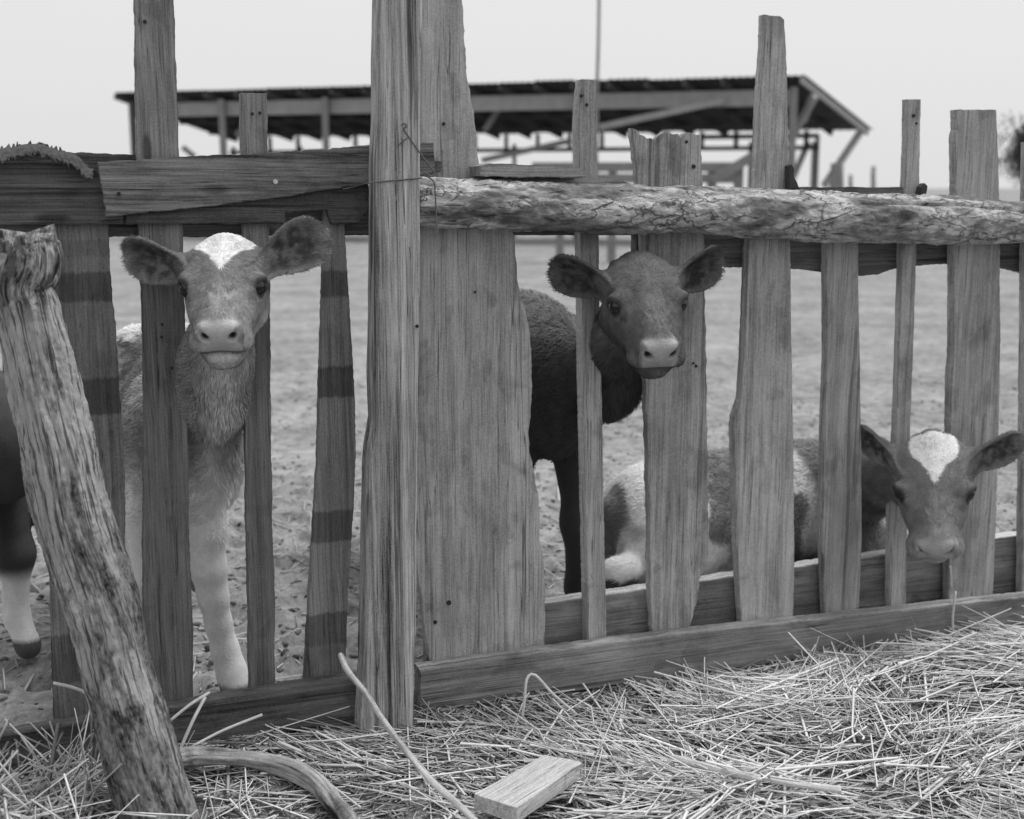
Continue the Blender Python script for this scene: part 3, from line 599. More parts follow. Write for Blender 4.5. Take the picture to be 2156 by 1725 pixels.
# ================================================================== BACKGROUND
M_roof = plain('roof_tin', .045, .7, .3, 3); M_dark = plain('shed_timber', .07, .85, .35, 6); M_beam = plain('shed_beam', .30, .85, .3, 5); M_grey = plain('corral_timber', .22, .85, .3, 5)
def shed():
    ZF = 3.30
    FLp = at_y(245, 195, 28.2); FRp = at_y(1690, 160, 24.0); FLp[2] = FRp[2] = (FLp[2]+FRp[2])/2
    RLp = at_y(500, 292, 30.6); RRp = at_y(1828, 263, 26.6); RLp[2] = RRp[2] = (RLp[2]+RRp[2])/2
    base = (FLp+FRp)/2; root = empty('pole_shed', (base[0], base[1], 0))
    off = np.array([base[0], base[1], 0])
    tag(root, 'long open-sided pole shed with a dark single-slope roof across the pen', 'shed')
    def L(p): return Vector(p-off)
    def lerp(a, b_, t): return a+(b_-a)*t
    def roofp(t, d, dz=0.0): 
        p = lerp(lerp(FLp, FRp, t), lerp(RLp, RRp, t), d).copy(); p[2] += dz; return p
    # corrugated sheets, each sheet a part, slightly uneven along the eave
    ns = 20
    for k in range(ns):
        t0, t1 = k/ns, (k+1)/ns+.004; e0 = -.02+.03*vnoise(np.array([k*3.3, 0, 0])); e1 = 1.0+.05*vnoise(np.array([k*5.1, 4, 0])); dz = .012*(k % 2)
        m = 13; V = []; 
        for d in (e0, .5, e1):
            for j in range(m):
                p = roofp(t0+(t1-t0)*j/(m-1), d, dz+.018*math.sin(j*math.pi)*0+.012*(1 if j % 2 else -1)); V.append(L(p))
        F = [(a*m+j, a*m+j+1, (a+1)*m+j+1, (a+1)*m+j) for a in range(2) for j in range(m-1)]
        o = link('roof_sheet', mesh('roof_sheet', V, F), M_roof, root); md = o.modifiers.new('t', 'SOLIDIFY'); md.thickness = .012
    nr = 20
    for k in range(nr+1):
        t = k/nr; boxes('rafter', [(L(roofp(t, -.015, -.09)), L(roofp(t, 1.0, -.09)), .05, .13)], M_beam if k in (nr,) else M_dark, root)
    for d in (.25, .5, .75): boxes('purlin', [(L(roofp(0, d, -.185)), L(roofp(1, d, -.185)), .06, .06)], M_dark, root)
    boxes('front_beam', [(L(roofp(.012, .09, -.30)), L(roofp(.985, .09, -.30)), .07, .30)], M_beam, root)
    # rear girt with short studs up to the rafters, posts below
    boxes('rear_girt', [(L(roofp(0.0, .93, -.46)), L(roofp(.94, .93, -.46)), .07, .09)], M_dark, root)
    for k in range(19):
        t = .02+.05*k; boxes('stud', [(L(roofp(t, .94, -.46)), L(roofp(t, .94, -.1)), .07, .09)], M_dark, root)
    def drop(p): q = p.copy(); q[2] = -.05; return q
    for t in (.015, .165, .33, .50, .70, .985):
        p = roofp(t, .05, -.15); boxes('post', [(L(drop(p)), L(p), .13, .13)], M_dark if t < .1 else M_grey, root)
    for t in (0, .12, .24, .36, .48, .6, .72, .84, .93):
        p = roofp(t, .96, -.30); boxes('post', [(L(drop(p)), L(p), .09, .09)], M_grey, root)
    for (a, b_) in [((1262, 268, 24.8), (1525, 212, 24.6)), ((1015, 338, 27.4), (1205, 296, 27.0)), ((1690, 256, 24.6), (1712, 200, 24.4)), ((1702, 300, 27.), (1662, 392, 27.)), ((1812, 278, 26.4), (1735, 392, 26.)), ((500, 285, 29.), (560, 215, 28.)), ((385, 310, 30.), (410, 330, 30.)), ((1662, 300, 24.9), (1716, 203, 24.2)), ((1020, 275, 27.), (1050, 230, 27.))]:
        boxes('brace', [(L(at_y(*a)), L(at_y(*b_)), .10, .12)], M_beam, root)
    boxes('end_post', [(L(drop(at_y(1722, 290, 27.2))), L(at_y(1722, 285, 27.2)), .07, .07)], M_dark, root)
    boxes('end_girt', [(L(at_y(1480, 289, 27.6)), L(at_y(1724, 286, 27.2)), .07, .10)], M_dark, root)
shed()
def corral():
    root = empty('corral_fence', tuple(at_y(1400, 395, 19)*np.array([1, 1, 0])))
    off = np.array(root.location); tag(root, 'low board corral fence standing in front of the pole shed', 'fence')
    xs = [1180, 1290, 1395, 1448, 1500, 1556, 1640, 1760]
    for x in xs:
        p = at_y(x, 344, 19); boxes('post', [((p[0]-off[0], p[1]-off[1], -.05), Vector(p-off), .16, .12)], M_grey, root)
    for y in (352, 376): boxes('rail', [(Vector(at_y(1120, y, 18.9)-off), Vector(at_y(1560, y, 18.9)-off), .04, .14)], M_grey, root)
    boxes('rail', [(Vector(at_y(1500, 380, 18.7)-off), Vector(at_y(1600, 320, 18.7)-off), .04, .14)], M_grey, root)
corral()
def thin_post(x, ytop, Y, r, name, label, cat, group=None, h=None):
    p = at_y(x, ytop, Y); z = h or p[2]; n = 8
    P = np.array([[p[0]+.012*math.sin(k*1.7), p[1], -.1+(z+.1)*k/(n-1)] for k in range(n)])
    o = link(name, loft(name, P, np.linspace(r*1.15, r*.85, n), 10), M_grey); tag(o, label, cat, group)
thin_post(1260, 20, 21.5, .028, 'tall_pole', 'tall thin pole rising above the shed roof behind the narrow picket', 'pole', h=6.2)
thin_post(1840, 350, 34, .07, 'fence_post', 'taller thin far post standing alone beyond the slanting shed brace', 'post')
thin_post(1792, 368, 38, .07, 'fence_post', 'shorter thin far post between the slanting brace and another thin post', 'post')
thin_post(1768, 343, 23, .10, 'stub_post', 'short blurred post where the slanting brace meets the ground', 'post')
def tree(x, ytop, ybot, Y, rad, label):
    c = at_y(x, (ytop+ybot)/2, Y); H = at_y(x, ytop, Y)[2]; root = empty('tree', (c[0], c[1], 0)); tag(root, label, 'tree', None)
    S, _ = spline(np.array([[0, 0, -.1, .16], [.08, .05, H*.3, .12], [.02, 0, H*.6, .08], [.1, .05, H*.9, .03]]), 20)
    link('trunk', loft('trunk', S[:, :3], S[:, 3], 10), plain('tree_bark', .10), root)
    V = []; F = []
    rg = np.random.default_rng(5)
    cl = [(rg.normal(0, rad*.45), rg.normal(0, rad*.45), H*(.45+.5*rg.random()), rad*(.25+.35*rg.random())) for _ in range(34)]
    for _ in range(9000):
        a = cl[rg.integers(len(cl))]; d = rg.normal(size=3); d /= np.linalg.norm(d); p = np.array(a[:3])+d*a[3]*rg.random()**.4
        u = rg.normal(size=3); u /= np.linalg.norm(u); v_ = np.cross(u, d); s = .05+.05*rg.random(); b0 = len(V)
        V += [p-u*s, p+v_*s*.5, p+u*s, p-v_*s*.5]; F.append((b0, b0+1, b0+2, b0+3))
    link('crown', mesh('crown', V, F), plain('tree_leaf', .055), root)
tree(2196, 262, 400, 42, 1.5, 'dark leafy tree on the horizon beyond the last tall picket')

# ================================================================== CALVES
def surface_nets(xs, ys, zs, D):
    ins = D < 0; nx, ny, nz = D.shape
    cnt = np.zeros((nx-1, ny-1, nz-1), np.int8)
    for a in (0, 1):
        for b_ in (0, 1):
            for c in (0, 1): cnt += ins[a:nx-1+a, b_:ny-1+b_, c:nz-1+c]
    act = (cnt > 0) & (cnt < 8); I = np.argwhere(act); n = len(I); vid = np.full(act.shape, -1, np.int32); vid[act] = np.arange(n)
    ax = (xs, ys, zs); S = np.zeros((n, 3)); W = np.zeros(n)
    crn = [(a, b_, c) for a in (0, 1) for b_ in (0, 1) for c in (0, 1)]
    for c0 in crn:
        for k in range(3):
            if c0[k] == 0:
                c1 = list(c0); c1[k] = 1
                i0 = I+np.array(c0); i1 = I+np.array(c1)
                d0 = D[i0[:, 0], i0[:, 1], i0[:, 2]].astype(float); d1 = D[i1[:, 0], i1[:, 1], i1[:, 2]].astype(float)
                m = (d0 < 0) != (d1 < 0); t = np.where(m, d0/np.where(m, d0-d1, 1), 0)
                for q in range(3):
                    p0 = ax[q][i0[:, q]]; p1 = ax[q][i1[:, q]]; S[:, q] += m*(p0+t*(p1-p0))
                W += m
    V = S/W[:, None]; Q = []
    for k in range(3):
        a, b_ = (k+1) % 3, (k+2) % 3
        sl0 = [slice(None)]*3; sl1 = [slice(None)]*3; sl0[k] = slice(0, -1); sl1[k] = slice(1, None)
        x = ins[tuple(sl0)] != ins[tuple(sl1)]; E_ = np.argwhere(x)
        ok = (E_[:, a] > 0) & (E_[:, b_] > 0) & (E_[:, a] < D.shape[a]-1) & (E_[:, b_] < D.shape[b_]-1); E_ = E_[ok]
        pos = ins[tuple(E_.T)]
        def cell(da, db): 
            c = E_.copy(); c[:, a] += da; c[:, b_] += db; return vid[c[:, 0], c[:, 1], c[:, 2]]
        q = np.stack([cell(-1, -1), cell(0, -1), cell(0, 0), cell(-1, 0)], -1)
        q[~pos] = q[~pos][:, ::-1]; Q.append(q)
    Q = np.vstack(Q)
    return V, Q
def gaxis(lo, hi, flo, fhi, hf, hc):
    a = np.arange(flo, lo-hc, -hc)[::-1]; b_ = np.arange(flo, fhi, hf); c = np.arange(fhi, hi+hc, hc)
    return np.unique(np.r_[a, b_, c])
class Field:
    def __init__(s, xs, ys, zs):
        s.ax = (xs, ys, zs); s.D = np.full((len(xs), len(ys), len(zs)), 1.0, np.float32)
    def sub(s, lo, hi):
        return tuple(slice(max(0, np.searchsorted(a, l)-1), np.searchsorted(a, h)+1) for a, l, h in zip(s.ax, lo, hi))
    def apply(s, fn, lo, hi, k, cut=False):
        m = k+.012; sl_ = s.sub(np.asarray(lo)-m, np.asarray(hi)+m)
        x = s.ax[0][sl_[0]][:, None, None]; y = s.ax[1][sl_[1]][None, :, None]; z = s.ax[2][sl_[2]][None, None, :]
        if x.size == 0 or y.size == 0 or z.size == 0: return
        d = fn(x, y, z); a = s.D[sl_]
        if cut: a, d = -a, d
        h = np.maximum(k-np.abs(a-d), 0)/k; r = np.minimum(a, d)-h*h*k*.25
        s.D[sl_] = (-r if cut else r).astype(np.float32)
    def ell(s, c, M, r, k=.03, cut=False):
        c = np.asarray(c, float); r = np.asarray(r, float)
        ex = np.sqrt(((M*r[None, :])**2).sum(1))
        def fn(x, y, z):
            x, y, z = x-c[0], y-c[1], z-c[2]; k0 = 0; k1 = 0
            for j in range(3):
                l = x*M[0, j]+y*M[1, j]+z*M[2, j]; k0 = k0+(l/r[j])**2; k1 = k1+(l/r[j]**2)**2
            k0 = np.sqrt(k0); k1 = np.sqrt(k1)+1e-9; return k0*(k0-1)/k1
        s.apply(fn, c-ex, c+ex, k, cut)
    def cone(s, a, b_, ra, rb, k=.03, cut=False):
        a = np.asarray(a, float); b_ = np.asarray(b_, float); ba = b_-a; L2 = ba@ba; R_ = max(ra, rb)
        def fn(x, y, z):
            px, py, pz = x-a[0], y-a[1], z-a[2]; t = np.clip((px*ba[0]+py*ba[1]+pz*ba[2])/L2, 0, 1)
            return np.sqrt((px-t*ba[0])**2+(py-t*ba[1])**2+(pz-t*ba[2])**2)-(ra+(rb-ra)*t)
        s.apply(fn, np.minimum(a, b_)-R_, np.maximum(a, b_)+R_, k, cut)
    def chain(s, P, R_, k=.025):
        for i in range(len(P)-1): s.cone(P[i], P[i+1], R_[i], R_[i+1], k)
def rotx(a): c, s_ = math.cos(a), math.sin(a); return np.array([[1, 0, 0], [0, c, -s_], [0, s_, c]])
def roty(a): c, s_ = math.cos(a), math.sin(a); return np.array([[c, 0, s_], [0, 1, 0], [-s_, 0, c]])
def rotz(a): c, s_ = math.cos(a), math.sin(a); return np.array([[c, -s_, 0], [s_, c, 0], [0, 0, 1]])
def unit(v): v = np.asarray(v, float); return v/np.linalg.norm(v)

class Head:
    """origin between the eyes; local x to the viewer's right when the calf faces the camera, y to the nose, z dorsal"""
    def __init__(h, pos, yaw, pitch, roll, S, ears, buds=False, chin=1.0):
        h.chin = chin
        yh = np.array([math.sin(yaw)*math.cos(pitch), -math.cos(yaw)*math.cos(pitch), -math.sin(pitch)])
        zh = unit(np.array([0, 0, 1])-yh*yh[2]); xh = np.cross(zh, yh)
        x2 = xh*math.cos(roll)-zh*math.sin(roll); z2 = zh*math.cos(roll)+xh*math.sin(roll)
        h.M = np.stack([x2, yh, z2], 1); h.p = np.asarray(pos, float); h.S = S; h.ears = ears; h.buds = buds
    def w(h, v): return h.p+h.M@(np.asarray(v, float)*.001*h.S)
    def loc(h, P): return ((P-h.p)@h.M)/(.001*h.S)
    def e(h, f, c, r, k=18, cut=False, R_=None): f.ell(h.w(c), h.M if R_ is None else h.M@R_, np.asarray(r, float)*.001*h.S, k*.001*h.S, cut)
    def c(h, f, a, b_, ra, rb, k=18, cut=False): s = .001*h.S; f.cone(h.w(a), h.w(b_), ra*s, rb*s, k*s, cut)
    def build(h, f):
        h.e(f, (0, -58, -18), (68, 64, 56)); h.e(f, (0, -52, 10), (62, 62, 38), 22)
        h.e(f, (0, -98, 22), (38, 28, 26), 26)
        for s in (-1, 1):
            h.e(f, (s*49, -6, 0), (20, 36, 25), 22); h.e(f, (s*46, -34, -52), (26, 52, 48), 26)
            h.c(f, (s*34, -58, -76), (s*18, 80, -76), 32, 20, 26)
            h.e(f, (s*42, -62, 8), (26, 40, 26), 24); h.e(f, (s*42, 26, -34), (22, 42, 36), 26)
        h.c(f, (0, -10, -26), (0, 84, -36), 56, 43, 26); h.c(f, (0, -15, 6), (0, 96, -14), 30, 25, 24)
        h.c(f, (0, -5, -62), (0, 78, -64), 46, 36, 24)
        h.e(f, (0, 98, -40), (50, 36, 36), 16)
        for s in (-1, 1):
            h.e(f, (s*32, 106, -53), (26, 25, 20), 12); h.e(f, (s*25, 121, -22), (18, 15, 17), 10)
        h.e(f, (0, 121, -30), (30, 17, 25), 10); c_ = h.chin; h.e(f, (0, 103-6*(1-c_), -82+26*(1-c_)), (40*c_, 28, 20*c_), 8)
        h.e(f, (0, 86, -104+58*(1-c_)), (37*c_, 32, 24*c_), 20)
        # mouth line
        for s in (-1, 1):
            mp = [(0, 136, -60), (s*18, 134, -62), (s*38, 122, -71), (s*52, 106, -83), (s*57, 92, -90)]
            for a, b_ in zip(mp[:-1], mp[1:]): h.c(f, a, b_, 4.2, 3.2, 4, True)
            # nostril: a comma opening up and outwards
            h.e(f, (s*25, 135, -28), (9.5, 15, 7.5), 4, True, rotz(-s*.35)@roty(-s*.7)); h.c(f, (s*27, 136, -26), (s*36, 127, -12), 5.5, 3.2, 4, True)
            h.c(f, (s*25, 132, -28), (s*20, 122, -28), 6, 4, 4, True)
            # philtrum side crease
            # eye socket
            ec = np.array([s*55, 4, -2]); ed = unit([s*.78, .54, .24])
            h.e(f, ec+ed*12, (19, 19, 16), 8, True)
            a1 = unit(np.cross([0, 0, 1], ed)); a2 = np.cross(ed, a1)
            n = 14
            for i in range(n):
                t0, t1 = 2*math.pi*i/n, 2*math.pi*(i+1)/n
                q = lambda t: ec+ed*(13.5+1.6*math.cos(2*t))+a1*19.5*math.cos(t)+a2*(15.5 if math.sin(t) > 0 else 14.0)*math.sin(t)
                rr = 4.8 if math.sin((t0+t1)/2) > 0 else 3.4
                h.c(f, q(t0), q(t1), rr, rr, 6)
            h.e(f, ec+ed*7+a2*18, (22, 14, 8), 12)
            h.e(f, (s*58, -62, -2), (22, 20, 20), 22)
            if h.buds: h.e(f, (s*50, -96, 22), (9, 9, 13), 8)
        if h.buds: h.e(f, (0, -98, 18), (30, 22, 18), 18)
        for (s, d, wd, L, W, cup) in h.ears:
            h.ear(f, s, d, wd, L, W, cup)
        h.eyes = [(h.w(np.array([s*55, 4, -2])+unit([s*.78, .54, .24])*7.5), 18.5*.001*h.S) for s in (-1, 1)]
    def ear(h, f, s, d, wd, L, W, cup):
        """s side, d direction of the ear (head-local), wd approximate opening direction"""
        d = unit(d); n = unit(np.asarray(wd, float)-d*np.dot(wd, d)); v = np.cross(n, d)
        base = np.array([s*60, -66, 0]); F_ = h.M@np.stack([d, v, n], 1); o = h.w(base); S = .001*h.S; L, W, cup = L*S, W*S, cup*S
        th = 4.2*S; h.earF = getattr(h, 'earF', [])+[(o, F_, L, W, cup)]
        def fn(x, y, z):
            x, y, z = x-o[0], y-o[1], z-o[2]
            l = x*F_[0, 0]+y*F_[1, 0]+z*F_[2, 0]; v_ = x*F_[0, 1]+y*F_[1, 1]+z*F_[2, 1]; t = x*F_[0, 2]+y*F_[1, 2]+z*F_[2, 2]
            q = np.clip(l/L, 0, 1); hw = W*(0.40+1.45*q-0.30*q**2)*np.sqrt(np.clip(1-q**3.2, 0, 1))*0.80+1e-5
            r = v_/np.maximum(hw, .004); bend = cup*(np.clip(r, -1.4, 1.4)**2-.35)*(1.15-.75*q)-.016*q*q*h.S
            e1 = np.abs(t-bend)-th*(1.25-.5*q)
            e2 = (np.abs(v_)-hw)*.75; e3 = np.maximum(l-L, -l-.02)
            a = np.maximum(e2, e3); 
            w_ = np.stack([np.broadcast_to(e1, a.shape) if e1.shape != a.shape else e1, a]); mx = w_.max(0)
            kk = .006; hh = np.maximum(kk-np.abs(w_[0]-w_[1]), 0)/kk
            return (mx+hh*hh*kk*.25)*.8
        ex = L+.03; f.apply(fn, o-ex, o+ex, .016*h.S)
        h.c(f, base-d*14, base+d*24, 24, 17, 20)

def ear_tone(h, V, ca):
    """darker patches in the cup of the ear, paler fringe of hair round the rim"""
    for o, F_, L, W, cup in h.earF:
        q3 = (V-o)@F_; q = np.clip(q3[:, 0]/L, 0, 1); hw = W*(0.40+1.45*q-0.30*q**2)*np.sqrt(np.clip(1-q**3.2, 0, 1))*0.80+1e-5
        r = np.abs(q3[:, 1])/np.maximum(hw, .004); bend = cup*(np.clip(r, 0, 1.4)**2-.35)*(1.15-.75*q)-.016*q*q*h.S
        inn = sstep(-.001, .003, q3[:, 2]-bend)*sstep(.12, .3, q3[:, 0]/L)*(np.abs(q3[:, 2]) < .06)*(r < 1.5)
        n = fbm(V*np.array([90, 90, 90]), 3, 61); rim = np.maximum(sstep(.55, .95, r), sstep(.72, .95, q3[:, 0]/L))
        f = (.45+.75*sstep(.4, .65, n))*(1-rim)+1.55*rim
        ca[:, 0] = ca[:, 0]*(1+(f-1)*inn)
    return ca
class Body:
    def __init__(b, O, fwd, S, lying=False):
        f = unit([fwd[0], fwd[1], 0]); r = np.cross(f, [0, 0, 1]); b.M = np.stack([-r, f, [0, 0, 1]], 1); b.O = np.asarray(O, float); b.S = S
        b.lying = lying
    def w(b, v): return b.O+b.M@(np.asarray(v, float)*b.S)
    def loc(b, P): return ((P-b.O)@b.M)/b.S
    def e(b, f, c, r, k=.05): f.ell(b.w(c), b.M, np.asarray(r)*b.S, k*b.S)
    def ch(b, f, P, R_, k=.03): f.chain([b.w(p) for p in P], [r*b.S for r in R_], k*b.S)
    def build(b, f, legs=None):
        if not b.lying:
            b.e(f, (0, -.01, .585), (.112, .19, .165)); b.e(f, (0, -.28, .56), (.13, .28, .155)); b.e(f, (0, -.56, .63), (.12, .17, .15))
            b.e(f, (0, -.02, .69), (.06, .16, .09)); b.e(f, (0, .12, .54), (.078, .10, .12)); b.e(f, (0, -.3, .69), (.06, .3, .07))
            for s in (-1, 1):
                b.e(f, (s*.08, .03, .56), (.048, .10, .15)); b.e(f, (s*.085, -.6, .52), (.055, .13, .19)); b.e(f, (s*.07, -.52, .74), (.035, .06, .03), .06)
                lg = (legs or {}).get(s)
                if lg: f.chain([np.asarray(p) for p, _ in lg], [r for _, r in lg], .022)
                else: b.ch(f, [(s*.085, .06, .44), (s*.088, .085, .27), (s*.088, .08, .255), (s*.088, .072, .10), (s*.088, .10, .02)], [.060, .040, .040, .028, .034])
                b.ch(f, [(s*.09, -.60, .44), (s*.09, -.73, .31), (s*.09, -.68, .10), (s*.09, -.655, .02)], [.075, .036, .028, .034])
            b.ch(f, [(0, -.72, .72), (0, -.765, .62), (0, -.775, .40), (.01, -.77, .30)], [.030, .020, .014, .022])
        else:
            b.e(f, (0, 0, .25), (.14, .19, .19)); b.e(f, (0, -.22, .23), (.17, .24, .18)); b.e(f, (0, -.44, .245), (.165, .15, .17)); b.e(f, (0, -.2, .36), (.07, .3, .07))
            b.e(f, (0, .10, .22), (.09, .12, .14)); b.e(f, (.02, .14, .13), (.12, .15, .12))
            for s in (-1, 1):
                b.e(f, (s*.135, -.42, .19), (.07, .17, .14)); b.ch(f, [(s*.15, -.30, .11), (s*.17, -.50, .06), (s*.18, -.50, .055), (s*.19, -.30, .04), (s*.19, -.20, .035)], [.06, .045, .045, .032, .035])
                b.ch(f, [(s*.09, .04, .16), (s*.10, .20, .06), (s*.10, .21, .055), (s*.10, .04, .035), (s*.10, -.02, .03)], [.06, .045, .04, .03, .034])
            b.ch(f, [(0, -.57, .3), (0, -.60, .16), (.04, -.60, .05), (.1, -.56, .03)], [.03, .02, .014, .022])

M_eye = NB('eye'); M_eye.b.inputs['Specular IOR Level'].default_value = .6
_v = M_eye.n('ShaderNodeValue'); _v.outputs[0].default_value = .008; M_eye = M_eye.done(_v.outputs[0], .08)
def coat_mat(name, hair=False):
    b = NB(name); at = b.attr('coat'); sp = b.n('ShaderNodeSeparateXYZ'); b.l(at.outputs['Vector'], sp.inputs[0])
    co = b.n('ShaderNodeTexCoord').outputs['Object']
    v = sp.outputs[0]
    if not hair:
        n = b.noise(co, 220, 4, .6); v = b.math('MULTIPLY', v, b.math('ADD', .78, b.math('MULTIPLY', n, .4)))
        b.bump(n, .5, .003)
        b.b.inputs['Specular IOR Level'].default_value = .3
    rough = b.math('SUBTRACT', .85 if not hair else .7, b.math('MULTIPLY', sp.outputs[1], .45))
    if hair: b.b.inputs['Specular IOR Level'].default_value = .15
    return b.done(v, rough)
M_coat = coat_mat('calf_coat'); M_hair = coat_mat('calf_hair', True)

def tri_sample(V, Q, n, wfun, rg):
    T = np.vstack([Q[:, [0, 1, 2]], Q[:, [0, 2, 3]]]); a, b_, c = V[T[:, 0]], V[T[:, 1]], V[T[:, 2]]
    cr = np.cross(b_-a, c-a); ar = np.linalg.norm(cr, axis=1)+1e-12; nn = cr/ar[:, None]; ctr = (a+b_+c)/3
    wgt = ar*wfun(ctr, nn); cdf = np.cumsum(wgt); idx = np.searchsorted(cdf, rg.random(n)*cdf[-1])
    r1 = np.sqrt(rg.random(n)); r2 = rg.random(n)
    p = a[idx]*(1-r1)[:, None]+b_[idx]*(r1*(1-r2))[:, None]+c[idx]*(r1*r2)[:, None]
    return p, T[idx], np.stack([1-r1, r1*(1-r2), r1*r2], 1)
def unit_rows(a): return a/(np.linalg.norm(a, axis=1)[:, None]+1e-9)
def vnormals(V, Q):
    n = np.cross(V[Q[:, 2]]-V[Q[:, 0]], V[Q[:, 3]]-V[Q[:, 1]]); N = np.zeros_like(V)
    for k in range(4): np.add.at(N, Q[:, k], n)
    return N/(np.linalg.norm(N, axis=1)[:, None]+1e-12)

def calf(name, label, head, body, neck, coat, hairs, legs=None, fine=.0033, coarse=.010, extra=None, flow=None, hlen=1.0, seed=1):
    rg = np.random.default_rng(seed)
    hl = np.array([head.w(v) for v in [(-78, -128, -112), (78, -128, 62), (-66, 145, -138), (66, 145, 10), (-72, 30, 30), (72, 30, 30)]]+[head.w(np.array([s*60, -66, 0])+unit(d)*L) for (s, d, wd, L, W, cup) in head.ears])
    flo, fhi = hl.min(0)-.03, hl.max(0)+.03
    if body.lying: bl = np.array([body.w(v) for v in [(-.25, -.66, -.02), (.25, -.66, .5), (-.25, .36, 0), (.25, .36, .5)]])
    else: bl = np.array([body.w(v) for v in [(-.17, -.84, -.03), (.17, -.84, .86), (-.17, .26, 0), (.17, .26, .86)]])
    lo = np.minimum(flo, bl.min(0)); hi = np.maximum(fhi, bl.max(0))
    if legs: 
        for L in legs.values():
            q = np.array([p for p, _ in L]); lo = np.minimum(lo, q.min(0)-.06); hi = np.maximum(hi, q.max(0)+.06)
    ax = [gaxis(lo[k], hi[k], flo[k], fhi[k], fine, coarse) for k in range(3)]
    f = Field(*ax); body.build(f, legs)
    f.chain([np.asarray(p) for p, _ in neck], [r for _, r in neck], .05)
    if extra: extra(f)
    head.build(f)
    V, Q = surface_nets(*ax, f.D)
    # light smoothing
    for it in range(2):
        S = np.zeros_like(V); C = np.zeros(len(V))
        for a, b_ in ((0, 1), (1, 2), (2, 3), (3, 0)):
            np.add.at(S, Q[:, a], V[Q[:, b_]]); np.add.at(C, Q[:, a], 1)
        V = V+.5*(S/np.maximum(C, 1)[:, None]-V)
    N = vnormals(V, Q); O = body.O.copy(); O[2] = 0
    # shaggy relief so the outline is not smooth
    hp = head.loc(V); bp = body.loc(V); ca = ear_tone(head, V, coat(V, hp, bp))
    onbody = sstep(-60, -130, hp[:, 1])
    V = V+N*((fbm(V*np.array([60, 60, 22]), 3, seed)-.5)*.010*onbody*(1.0 if body.lying else sstep(.40, .50, bp[:, 2])))[:, None]
    wr = sstep(10, 35, hp[:, 1])*sstep(105, 85, hp[:, 1])*sstep(45, 25, np.abs(hp[:, 0]))*(hp[:, 2] > -40)
    V = V+N*((fbm(hp*np.array([.16, .05, .05])+np.stack([hp[:, 1]*.05*np.sign(hp[:, 0]), hp[:, 1]*0, hp[:, 1]*0], 1), 2, 9)-.5)*.004*wr*head.S)[:, None]
    root = empty(name, tuple(O)); tag(root, label, 'calf', None)
    me = quad_mesh('body', V-O, Q); vattr(me, 'coat', ca); link('body', me, M_coat, root)
    for p, r in head.eyes:
        bm = bmesh.new(); bmesh.ops.create_uvsphere(bm, u_segments=24, v_segments=16, radius=r, matrix=Matrix.Translation(Vector(p-O)))
        m2 = bpy.data.meshes.new('eye'); bm.to_mesh(m2); bm.free(); m2.polygons.foreach_set('use_smooth', [True]*len(m2.polygons)); link('eye', m2, M_eye, root)
    if not hairs: return root
    tocam = lambda c: (cC-c)/np.linalg.norm(cC-c, axis=1)[:, None]
    def wf(c, n):
        l = head.loc(c); near = np.exp(-np.maximum(0, np.linalg.norm(l, axis=1)-190)/160.0)
        pad = (l[:, 1] > 112) & (np.abs(l[:, 0]) < 36) & (l[:, 2] < 4) & (l[:, 2] > -62)
        eye = np.minimum(np.linalg.norm(l-np.array([-68, 10, 2]), axis=1), np.linalg.norm(l-np.array([68, 10, 2]), axis=1)) < 26
        facing = (n*tocam(c)).sum(1) > -.55
        lg = np.maximum(sstep(.34, .56, body.loc(c)[:, 2]), 1.0*(body.lying or 0))
        return (near*.85+.15)*facing*(~(pad | eye))*lg
    p, T, bc = tri_sample(V, Q, hairs, wf, rg)
    Nn = (N[T]*bc[..., None]).sum(1); Nn /= np.linalg.norm(Nn, axis=1)[:, None]
    cc = (ca[T]*bc[..., None]).sum(1); l = head.loc(p); bl_ = body.loc(p)
    # growth direction
    isear = np.abs(l[:, 0]) > 78
    whorl = head.w((0, -20, 30)); d1 = p-whorl
    side = np.sign(l[:, 0])[:, None]; lat = head.M[:, 0][None, :]*side
    dface = d1/np.linalg.norm(d1, axis=1)[:, None]+.25*lat
    dbody = -body.M[:, 1][None, :]*.55+np.array([[0, 0, -1.0]])
    wf_ = sstep(-40, -120, l[:, 1]-0.0)[:, None]*(l[:, 2] < -20)[:, None]
    below = (sstep(40, 120, np.linalg.norm(np.maximum(np.abs(l)-np.array([80, 150, 90]), 0), axis=1)))[:, None]
    d = dface*(1-np.maximum(wf_, below))+dbody*np.maximum(wf_, below)
    d = np.where(isear[:, None], lat*1.0+.15*d1/.15, d)
    d = d+((np.stack([fbm(p*45+k*9, 2, seed+k) for k in range(3)], 1)-.5)*1.1)
    d = np.where(isear[:, None], lat+.25*unit_rows(d1)+1.6*(rg.random((len(p), 3))-.5), d)
    d = d-Nn*(d*Nn).sum(1)[:, None]; d /= np.linalg.norm(d, axis=1)[:, None]+1e-9
    throat = sstep(-50, -75, l[:, 2])*sstep(120, 60, l[:, 1])
    legz = sstep(.52, .40, bl_[:, 2])*below[:, 0]*(0.0 if body.lying else 1.0)
    Ln = (.0070+.008*throat-.001*isear+.007*below[:, 0]-.008*legz)*(.6+.8*rg.random(len(p)))*hlen
    lift = .16+.15*isear+.20*throat+.22*rg.random(len(p))
    clump = fbm(p*np.array([70, 70, 70]), 2, seed+40)
    dr = d*np.cos(lift)[:, None]+Nn*np.sin(lift)[:, None]
    side_ = np.cross(Nn, d); wd = (.00035+.0003*rg.random(len(p)))*(1+.5*below[:, 0])
    b0 = p-Nn*.0006; m0 = p+dr*(Ln*.55)[:, None]; t0 = p+(d*np.cos(lift*.4)[:, None]+Nn*np.sin(lift*.4)[:, None])*Ln[:, None]
